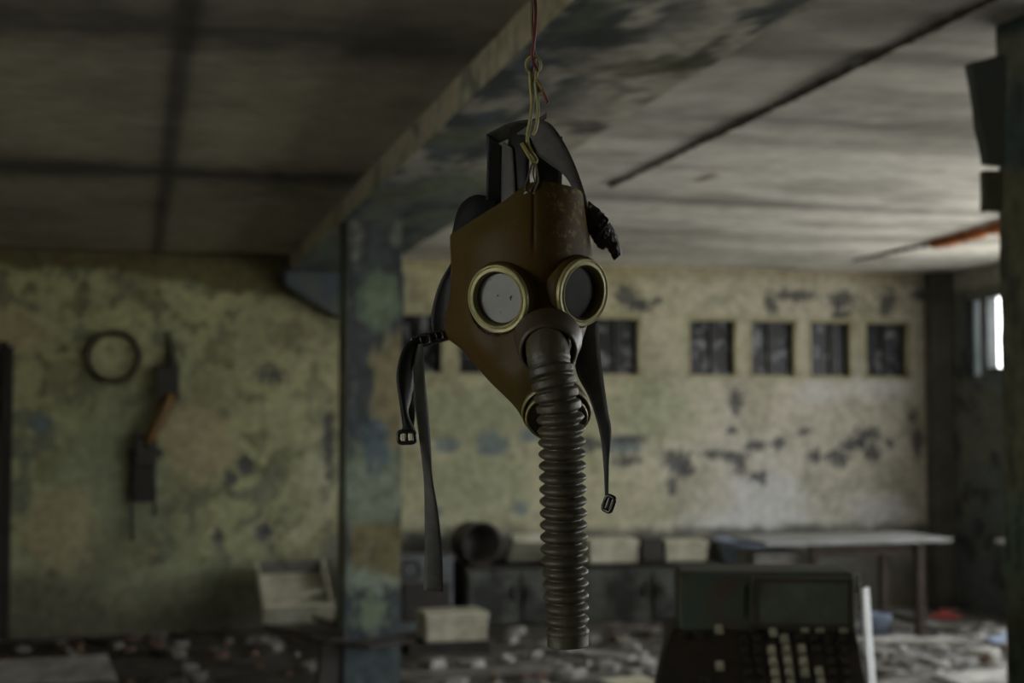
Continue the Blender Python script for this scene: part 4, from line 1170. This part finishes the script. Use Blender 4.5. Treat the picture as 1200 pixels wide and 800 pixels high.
def scatter():
    rr = random.Random(42)
    for nm, (meshes, lab, cat, grp, cnt) in kinds.items():
        done = 0; tries = 0
        while done < cnt and tries < 4000:
            tries += 1
            px = rr.uniform(-20, 1210); py = rr.uniform(735, 812)
            p = on_z(px, py, 0.05)
            if not (8.0 < p.y < YW - 0.35 and p.x < XR - 0.4): continue
            if 440 < px < 900 and p.y > YF - (0.75 if nm in ('grey_plank', 'wood_scrap') else 0.45): continue
            if px < 420 and nm in ('plaster_chunk', 'paper_sheet') and rr.random() < 0.75: continue
            me = meshes[rr.randrange(len(meshes))]
            if px < 420 and nm == 'plaster_chunk': me = meshes[rr.choice((1, 3))]
            s_ = rr.uniform(0.7, 1.15)
            R_ = max(abs(c_) for v_ in me.vertices for c_ in v_.co[:2]) * s_
            az = rr.uniform(0, 6.28)
            ry_ = max(abs(v_.co[1]) for v_ in me.vertices) * s_; rx_ = max(abs(v_.co[0]) for v_ in me.vertices) * s_
            lng, sht, ang = (rx_, ry_, az) if rx_ >= ry_ else (ry_, rx_, az + math.pi / 2)
            nc = max(1, int(round(lng / sht)))
            circ = [(p.x + math.cos(ang) * lng * (2 * (i_ + 0.5) / nc - 1), p.y + math.sin(ang) * lng * (2 * (i_ + 0.5) / nc - 1), sht * 1.42) for i_ in range(nc)]
            if any((c0[0] - a) ** 2 + (c0[1] - b__) ** 2 < (c0[2] + r_) ** 2 for c0 in circ for a, b__, r_ in placed + reserved): continue
            placed.extend(circ)
            o = bpy.data.objects.new(nm, me); COL.objects.link(o)
            o.scale = (s_, s_, s_)
            # lie with the slope of the rubble
            x_, y_ = p.x, p.y
            h0 = float(hgt(x_, y_)[0]); dx = float(hgt(x_ + 0.12, y_)[0] - hgt(x_ - 0.12, y_)[0]) / 0.24; dy = float(hgt(x_, y_ + 0.12)[0] - hgt(x_, y_ - 0.12)[0]) / 0.24
            nrm = Vector((-dx, -dy, 1)).normalized()
            q = Vector((0, 0, 1)).rotation_difference(nrm) @ Matrix.Rotation(az, 3, 'Z').to_quaternion()
            o.rotation_mode = 'QUATERNION'; o.rotation_quaternion = q
            o.location = (x_, y_, h0 - 0.004)
            size_ = ('small ', 'mid-sized ', 'big ')[min(2, int(R_ / (0.06 if len(meshes) > 3 and nm == 'plaster_chunk' else 0.11 if nm in ('brick_fragment', 'paper_sheet') else 0.2)))]
            zone = zone_of(px, p)
            if nm == 'plaster_chunk': size_ += 'dirty ' if me.materials[0] == M['plaster_dark'] else 'pale '
            tag(o, size_ + lab + ' ' + zone, cat, grp.replace('pale plaster', 'plaster') + ' ' + zone); done += 1

# ---- furniture and household wreckage along the far wall
YF = 10.68
def span(x0, x1, ytop, ybot, Y):
    a = on_y(x0, ytop, Y); b__ = on_y(x1, ytop, Y); m_ = on_y((x0 + x1) / 2, ybot, Y); t = on_y((x0 + x1) / 2, ytop, Y)
    return a.x, b__.x, m_.z, t.z
def cabinet(x0, x1, ytop, label, mat, doors=2):
    a, b__, _, zt2 = span(x0, x1, ytop, 740, YF)
    e = empty('low_cabinet', ((a + b__) / 2, (YF + YW) / 2, 0), label, 'cabinet')
    MB().box(((a + b__) / 2, (YF + YW - 0.05) / 2, zt2 / 2 + 0.02), (b__ - a, YW - 0.05 - YF, zt2 - 0.04)).build('body', mat, e, bevel=0.008)
    MB().box(((a + b__) / 2, (YF + YW - 0.05) / 2 - 0.01, zt2 - 0.012), (b__ - a + 0.03, YW - 0.05 - YF + 0.02, 0.024)).build('top_board', M['wood_dark'], e, bevel=0.004)
    for i in range(doors):
        w_ = (b__ - a) / doors
        d = MB().box((a + w_ * (i + 0.5), YF - 0.012, zt2 / 2), (w_ - 0.03, 0.022, zt2 - 0.12)).build('door', mat, e, bevel=0.004)
        MB().box((a + w_ * (i + 0.5) + (0.5 - i) * (w_ - 0.12), YF - 0.035, zt2 * 0.6), (0.018, 0.025, 0.10)).build('handle', M['black_iron'], d, bevel=0.004)
    return zt2
zt1 = cabinet(547, 672, 662, 'dark green-grey low cabinet behind the hose, under the inner windows', M['green_metal'])
zt2 = cabinet(678, 846, 660, 'wider dark green-grey low cabinet carrying two cream boxes', M['green_metal'])

def carton(name, x0, x1, ytop, ybot, Y, dep, mat, label, cat, z0=None, lid=True, yaw_=0.0):
    a, b__, zb_, zt_2 = span(x0, x1, ytop, ybot, Y)
    if z0 is not None: zb_ = z0
    e = empty(name, ((a + b__) / 2, Y + dep / 2, zb_), label, cat)
    rm = rotz(yaw_); cc = Vector(((a + b__) / 2, Y + dep / 2, 0))
    hh = zt_2 - zb_
    MB().box(cc + Vector((0, 0, zb_ + hh * 0.36)), (b__ - a - 0.02, dep - 0.02, hh * 0.72), rm).build('body', mat, e, bevel=0.012)
    MB().box(cc + Vector((0, 0, zb_ + hh * 0.86)), (b__ - a, dep, hh * 0.28), rm).build('lid', mat, e, bevel=0.012)
    return e
carton('cream_box', 688, 749, 632, 659, YF + 0.04, 0.34, M['cream'], 'longer cream enamel box on the wider low cabinet, nearer the hose', 'box', zt2 + 0.001, yaw_=0.06)
carton('cream_box', 781, 831, 634, 659, YF + 0.05, 0.32, M['cream'], 'shorter cream enamel box on the wider low cabinet, nearer the blue basin', 'box', zt2 + 0.001, yaw_=-0.05)
carton('dark_tin', 752, 778, 630, 659, YF + 0.06, 0.2, M['black_iron'], 'small dark tin standing between the two cream boxes', 'tin', zt2 + 0.001)
# leaning cream panel with a folded lip
a, b__, zb_, zt_2 = span(604, 660, 645, 684, YF - 0.02)
e = empty('cream_tray', ((a + b__) / 2, YF + 0.05, zt1), 'cream enamel tray tipped up on the low cabinet beside the hose', 'tray')
rm = Matrix.Rotation(math.radians(-38), 3, 'X')
cc = Vector(((a + b__) / 2, YF + 0.13, zt1 + 0.09))
MB().box(cc, (b__ - a, 0.26, 0.02), rm).build('bottom', M['cream'], e, bevel=0.004)
for s_ in (-1, 1):
    MB().box(cc + rm @ Vector((s_ * (b__ - a) / 2, 0, 0.03)), (0.015, 0.26, 0.07), rm).build('rim_side', M['cream'], e)
MB().box(cc + rm @ Vector((0, -0.13, 0.03)), (b__ - a, 0.015, 0.08), rm).build('rim_front', M['cream'], e)
MB().box(cc + rm @ Vector((0, 0.13, 0.03)), (b__ - a, 0.015, 0.07), rm).build('rim_back', M['cream'], e)
# overturned cooking pot and grey oven shell between column and hose
a, b__, zb_, zt_2 = span(469, 532, 652, 735, YF - 0.02)
e = empty('oven_shell', ((a + b__) / 2, YF + 0.2, 0), 'gutted grey-blue oven shell with a dark round hole beside the column', 'oven')
MB().box(((a + b__) / 2, YF + 0.2, zt_2 / 2 + 0.01), (b__ - a, 0.4, zt_2 - 0.01)).build('body', M['grey_metal'], e, bevel=0.02)
hc = on_y(482, 667, YF - 0.01)
v, f = lathe(hc, (0, -1, 0), [(0.075, -0.02), (0.075, 0.012), (0.062, 0.014), (0.058, -0.01), (0.001, -0.012)], 24)
obj('burner_hole', v, f, M['black_iron'], e, smooth=True)
MB().box(((a + b__) / 2, YF - 0.012, zt_2 * 0.42), (b__ - a - 0.05, 0.02, zt_2 * 0.5)).build('oven_door', M['black_iron'], e, bevel=0.006)
pc = on_y(562, 676, YF - 0.30)
rp_ = 27 * depth(pc) / F
zfl = zt1
e = empty('cooking_pot', (pc.x, YF + 0.12, zt1), 'large black cooking pot lying on its side on the low cabinet', 'pot')
pcc = Vector((on_y(566, 650, YF).x, YF + 0.02, zt1 + rp_ * 0.985))
v, f = lathe(pcc, (0.25, -1, 0.0), [(0.001, -0.26), (rp_ * 0.85, -0.26), (rp_ * 0.93, -0.22), (rp_ * 0.93, -0.02), (rp_ * 0.98, 0.0), (rp_ * 0.88, 0.0), (rp_ * 0.86, -0.2), (0.001, -0.22)], 32)
obj('body', v, f, M['black_iron'], e, smooth=True)
for s_ in (-1, 1):
    hb = pcc + Vector((s_ * rp_ * 0.93, 0.08, 0))
    v, f = sweep([hb + Vector((0, -0.05, 0)), hb + Vector((s_ * 0.03, -0.03, 0)), hb + Vector((s_ * 0.03, 0.03, 0)), hb + Vector((0, 0.05, 0))], 0.007, 8)
    obj('handle', v, f, M['black_iron'], e, smooth=True)
# pale blue basin at the cabinet's end
pbz = on_y(856, 640, YF + 0.1)
e = empty('basin', (pbz.x + 0.16, YF + 0.2, 0), 'pale blue plastic basin on a grey crate against the far wall', 'basin')
zb2 = on_y(856, 664, YF + 0.1).z; zt3 = on_y(856, 634, YF + 0.1).z
cb = Vector((on_y(878, 650, YF + 0.1).x, YF + 0.24, zb2))
e.location = cb
v, f = lathe(cb, (0, 0, 1), [(0.001, 0.0), (0.15, 0.0), (0.19, zt3 - zb2 - 0.02), (0.21, zt3 - zb2), (0.195, zt3 - zb2), (0.14, 0.02), (0.001, 0.015)], 32)
obj('bowl', v, f, M['blue_plastic'], e, smooth=True)
v, f = lathe(cb + Vector((0, 0, zt3 - zb2)), (0, 0, 1), [(0.195, -0.012), (0.222, -0.01), (0.226, 0.0), (0.215, 0.006), (0.195, 0.003)], 32)
obj('rim', v, f, M['blue_plastic'], e, smooth=True)
e = empty('slatted_crate', (cb.x, cb.y, 0), 'grey slatted wooden crate standing under the pale blue basin', 'crate')
for i in range(4):
    zz = zb2 * (i + 0.5) / 4
    for s_ in (-1, 1):
        MB().box((cb.x, cb.y + s_ * 0.18, zz), (0.42, 0.02, zb2 / 4 - 0.03)).build('slat', M['wood_grey'], e)
for sx in (-1, 1):
    for sy in (-1, 1):
        MB().box((cb.x + sx * 0.19, cb.y + sy * 0.155, zb2 / 2 - 0.01), (0.035, 0.035, zb2 - 0.02)).build('post', M['wood_dark'], e)
MB().box((cb.x, cb.y, zb2 - 0.011), (0.42, 0.38, 0.02)).build('crate_top', M['wood_grey'], e)

# table on the right
ZT = 0.76
tn = on_z(1010, 633, ZT)
tx0 = on_y(898, 631, tn.y).x; tx1 = on_y(1116, 631, tn.y).x
tb = empty('table', ((tx0 + tx1) / 2, tn.y + 0.3, 0), 'long table with a pale dusty top and dark legs by the far wall', 'table')
tx1 = min(tx1, XR - 0.22)
tdep = min(0.62, YW - 0.1 - tn.y)
MB().box(((tx0 + tx1) / 2, tn.y + tdep / 2, ZT - 0.014), (tx1 - tx0, tdep, 0.028)).build('tabletop', pbr('dusty_white_laminate', (0.26, 0.26, 0.255), (0.16, 0.155, 0.14), 0.4, scale=4), tb, bevel=0.005)
for px in (953, 1077):
    lx = on_y(px, 660, tn.y + 0.05).x
    for yy in (tn.y + 0.05, tn.y + tdep - 0.06):
        MB().box((lx, yy, (ZT - 0.036) / 2 + 0.001), (0.055, 0.055, ZT - 0.038)).build('leg', M['rust_dark'], tb, bevel=0.006)
    MB().box((lx, tn.y + tdep / 2, 0.18), (0.035, tdep - 0.1, 0.035)).build('stretcher', M['rust_dark'], tb)
MB().box(((on_y(953, 650, tn.y).x + on_y(1077, 650, tn.y).x) / 2, tn.y + 0.07, ZT - 0.075), (on_y(1077, 650, tn.y).x - on_y(953, 650, tn.y).x, 0.02, 0.07)).build('apron', M['rust_dark'], tb)
# grey drawer box under the table's end
carton('grey_box', 884, 946, 646, 700, tn.y + 0.12, 0.34, M['wood_grey'], 'grey wooden box standing under the end of the long table', 'box', 0.03)
for px in (953, 1077):
    lx = on_y(px, 660, tn.y + 0.05).x
    for yy in (tn.y + 0.05, tn.y + 0.3, tn.y + tdep - 0.06): reserved.append((lx, yy, 0.08))
gb = on_y(915, 680, tn.y + 0.12); reserved.append((gb.x, tn.y + 0.29, 0.30)); reserved.append((cxm, CY0, 0.26)); reserved.append((cb.x, cb.y, 0.3))
# bucket and red cloth
bk = on_z(1027, 742, 0.06)
e = empty('bucket', (bk.x, bk.y, float(hgt(bk.x, bk.y)[0])), 'pale blue-grey plastic bucket on the rubble near the table leg', 'bucket')
zb3 = e.location.z
v, f = lathe((bk.x, bk.y, zb3), (0, 0, 1), [(0.001, 0), (0.085, 0), (0.105, 0.15), (0.11, 0.155), (0.11, 0.165), (0.098, 0.163), (0.08, 0.012), (0.001, 0.01)], 28)
obj('body', v, f, M['blue_plastic'], e, smooth=True)
arc = [Vector((bk.x + 0.108 * math.cos(t), bk.y - 0.05 * math.sin(t) - 0.01, zb3 + 0.155 - 0.06 * math.sin(t))) for t in [math.pi * i / 16 for i in range(17)]]
v, f = sweep(arc, 0.004, 6); obj('bail', v, f, M['black_iron'], e, smooth=True)
reserved.append((bk.x, bk.y, 0.13))
def crumple(name, px, py, rx_, ry_, hh, mat, label, cat, seed):
    p = on_z(px, py, 0.06); nn = 18
    us_ = np.linspace(-1, 1, nn); vs_ = []; fs_ = []
    for i in range(nn):
        for j in range(nn):
            u, w_ = us_[i], us_[j]
            rr_ = math.hypot(u, w_)
            x_ = p.x + u * rx_ * (1 - 0.15 * abs(w_)); y_ = p.y + w_ * ry_ * (1 - 0.2 * abs(u))
            z_ = float(hgt(x_, y_)[0]) + 0.012 + hh * max(0, 1 - rr_) ** 0.8 * (0.5 + float(fbm(np.array([x_]), np.array([y_]), 9, 3, seed)[0]))
            vs_.append((x_, y_, z_))
    for i in range(nn - 1):
        for j in range(nn - 1):
            k_ = i * nn + j; fs_.append((k_, k_ + nn, k_ + nn + 1, k_ + 1))
    reserved.append((p.x, p.y, max(rx_, ry_) * 0.8))
    return tag(obj(name, vs_, fs_, mat, smooth=True, solid=0.008), label, cat)
crumple('red_cloth', 1107, 722, 0.16, 0.14, 0.035, M['red_cloth'], 'crumpled faded red cloth lying on the rubble by the window wall', 'cloth', 601)
crumple('grey_rag', 1180, 752, 0.14, 0.12, 0.05, M['blue_plastic'], 'pale lilac-blue plastic scrap on the rubble by the window wall', 'plastic scrap', 602)

# cream drawer tipped against the far wall, left of the column
a, b__, zb_, zt_2 = span(300, 390, 664, 736, YW - 0.45)
e = empty('tipped_drawer', ((a + b__) / 2, YW - 0.4, 0.1), 'cream drawer box tipped forward against the far wall, left of the column', 'drawer')
wd = b__ - a; cc = Vector(((a + b__) / 2, YW - 0.40, (zb_ + zt_2) / 2))
rm = Matrix.Rotation(math.radians(38), 3, 'X') @ Matrix.Rotation(0.05, 3, 'Z')
dh = 0.50
MB().box(cc, (wd * 0.86, dh, 0.018), rm).build('bottom', M['cream'], e)
MB().box(cc + rm @ Vector((0, -dh / 2, 0.075)), (wd * 0.92, 0.02, 0.17), rm).build('front', M['cream'], e, bevel=0.004)
MB().box(cc + rm @ Vector((0, dh / 2, 0.06)), (wd * 0.86, 0.018, 0.13), rm).build('back', M['wood_grey'], e)
for s_ in (-1, 1):
    MB().box(cc + rm @ Vector((s_ * wd * 0.43, 0, 0.06)), (0.018, dh, 0.13), rm).build('side', M['cream'], e)
MB().box(cc + rm @ Vector((0, -0.05, 0.05)), (wd * 0.84, 0.02, 0.10), rm).build('divider', M['cream'], e)
reserved.append((cc.x, cc.y, 0.36))

# cream box with rounded corners between column and hose, on a dark box
a, b__, zb_, zt_2 = span(497, 573, 718, 753, 9.55)
e = empty('dark_case', ((a + b__) / 2, 9.72, 0), 'low black wooden case lying under the cream box beside the column', 'case')
MB().box(((a + b__) / 2 - 0.04, 9.76, zb_ / 2 + 0.001), (b__ - a + 0.12, 0.42, zb_ - 0.004)).build('body', M['wood_dark'], e, bevel=0.006)
MB().box(((a + b__) / 2 - 0.04, 9.545, zb_ * 0.55), (0.12, 0.012, 0.02)).build('handle', M['black_iron'], e)
reserved.append(((a + b__) / 2, 9.76, 0.38))
carton('cream_box', 497, 573, 718, 753, 9.58, 0.30, M['cream'], 'cream box lying on the low black case beside the column', 'box', zb_ + 0.001, yaw_=0.04)

# overturned school chairs in the dark heap left of the column
def chair(px, py, rot, label):
    p = on_z(px, py, 0.05); z0 = float(hgt(p.x, p.y)[0])
    e = empty('school_chair', (p.x, p.y, z0), label, 'chair', None)
    R_ = rot
    pts = []
    def T(q): return R_ @ Vector(q)
    corners = [T(q) for q in ((-0.2, -0.2, 0), (0.2, -0.2, 0), (-0.2, 0.2, 0), (0.2, 0.2, 0), (-0.2, 0.22, 0.8), (0.2, 0.22, 0.8))]
    zmin = min(c_.z for c_ in corners) - 0.012
    O_ = Vector((p.x, p.y, z0 - zmin))
    MB().box(O_ + T((0, 0, 0.44)), (0.40, 0.38, 0.016), R_).build('seat', M['wood_dark'], e, bevel=0.004)
    MB().box(O_ + T((0, 0.205, 0.70)), (0.38, 0.016, 0.16), R_).build('backrest', M['wood_dark'], e, bevel=0.004)
    for sx in (-1, 1):
        v, f = sweep([O_ + T((sx * 0.19, -0.18, 0.43)), O_ + T((sx * 0.20, -0.20, 0))], 0.012, 8); obj('leg', v, f, M['rust_dark'], e, smooth=True)
        v, f = sweep([O_ + T((sx * 0.19, 0.22, 0.78)), O_ + T((sx * 0.19, 0.18, 0.44)), O_ + T((sx * 0.20, 0.20, 0))], 0.012, 8); obj('leg', v, f, M['rust_dark'], e, smooth=True)
        v, f = sweep([O_ + T((sx * 0.19, -0.19, 0.425)), O_ + T((sx * 0.19, 0.19, 0.425))], 0.010, 8); obj('rail', v, f, M['rust_dark'], e, smooth=True)
    reserved.append((p.x, p.y, 0.42))
chair(335, 806, Matrix.Rotation(0.7, 3, 'Z') @ Matrix.Rotation(math.radians(95), 3, 'X'), 'dark school chair lying on its back in the heap beside the column')

# pale board lying at the left, and boards between column and register
def board(px, py, sx, sy, th, rz_, tilt, mat, label, z_add=0.0, name='pale_board'):
    p = on_z(px, py, 0.06)
    r = Matrix.Rotation(rz_, 3, 'Z') @ Matrix.Rotation(tilt, 3, 'X')
    cs = [r @ Vector((i * sx / 2, j * sy / 2, -th / 2)) for i in (-1, 1) for j in (-1, 1)]
    hmax = max(float(hgt(p.x + c_.x * 0.7, p.y + c_.y * 0.7)[0]) - c_.z for c_ in cs)
    c3 = Vector((p.x, p.y, hmax - 0.012 + z_add))
    for i_ in range(7):
        o2 = r @ Vector(((i_ / 6 - 0.5) * sx, 0, 0)); reserved.append((p.x + o2.x, p.y + o2.y, sy * 0.6 + 0.02))
    return tag(MB().box(c3, (sx, sy, th), r).build(name, mat, bevel=0.003), label, 'board')
board(45, 792, 0.85, 0.55, 0.03, 0.12, 0.10, M['plaster'], 'wide pale plasterboard piece lying below the dark doorway')
board(540, 785, 1.15, 0.16, 0.03, -0.05, 0.05, M['wood_grey'], 'long grey board lying in front of the low black case')
board(700, 765, 0.55, 0.10, 0.03, -0.9, 0.12, M['plaster'], 'short pale board lying aslant behind the hose end')
board(738, 796, 0.30, 0.22, 0.03, 0.3, 0.05, M['cream'], 'small cream board lying beside the cash register')
board(1050, 752, 0.75, 0.14, 0.03, -0.35, 0.06, M['plaster'], 'long pale board lying aslant in front of the bucket')
board(1165, 790, 0.75, 0.26, 0.03, 0.2, 0.05, M['plaster'], 'wide pale board lying at the foot of the pillar')
scatter()
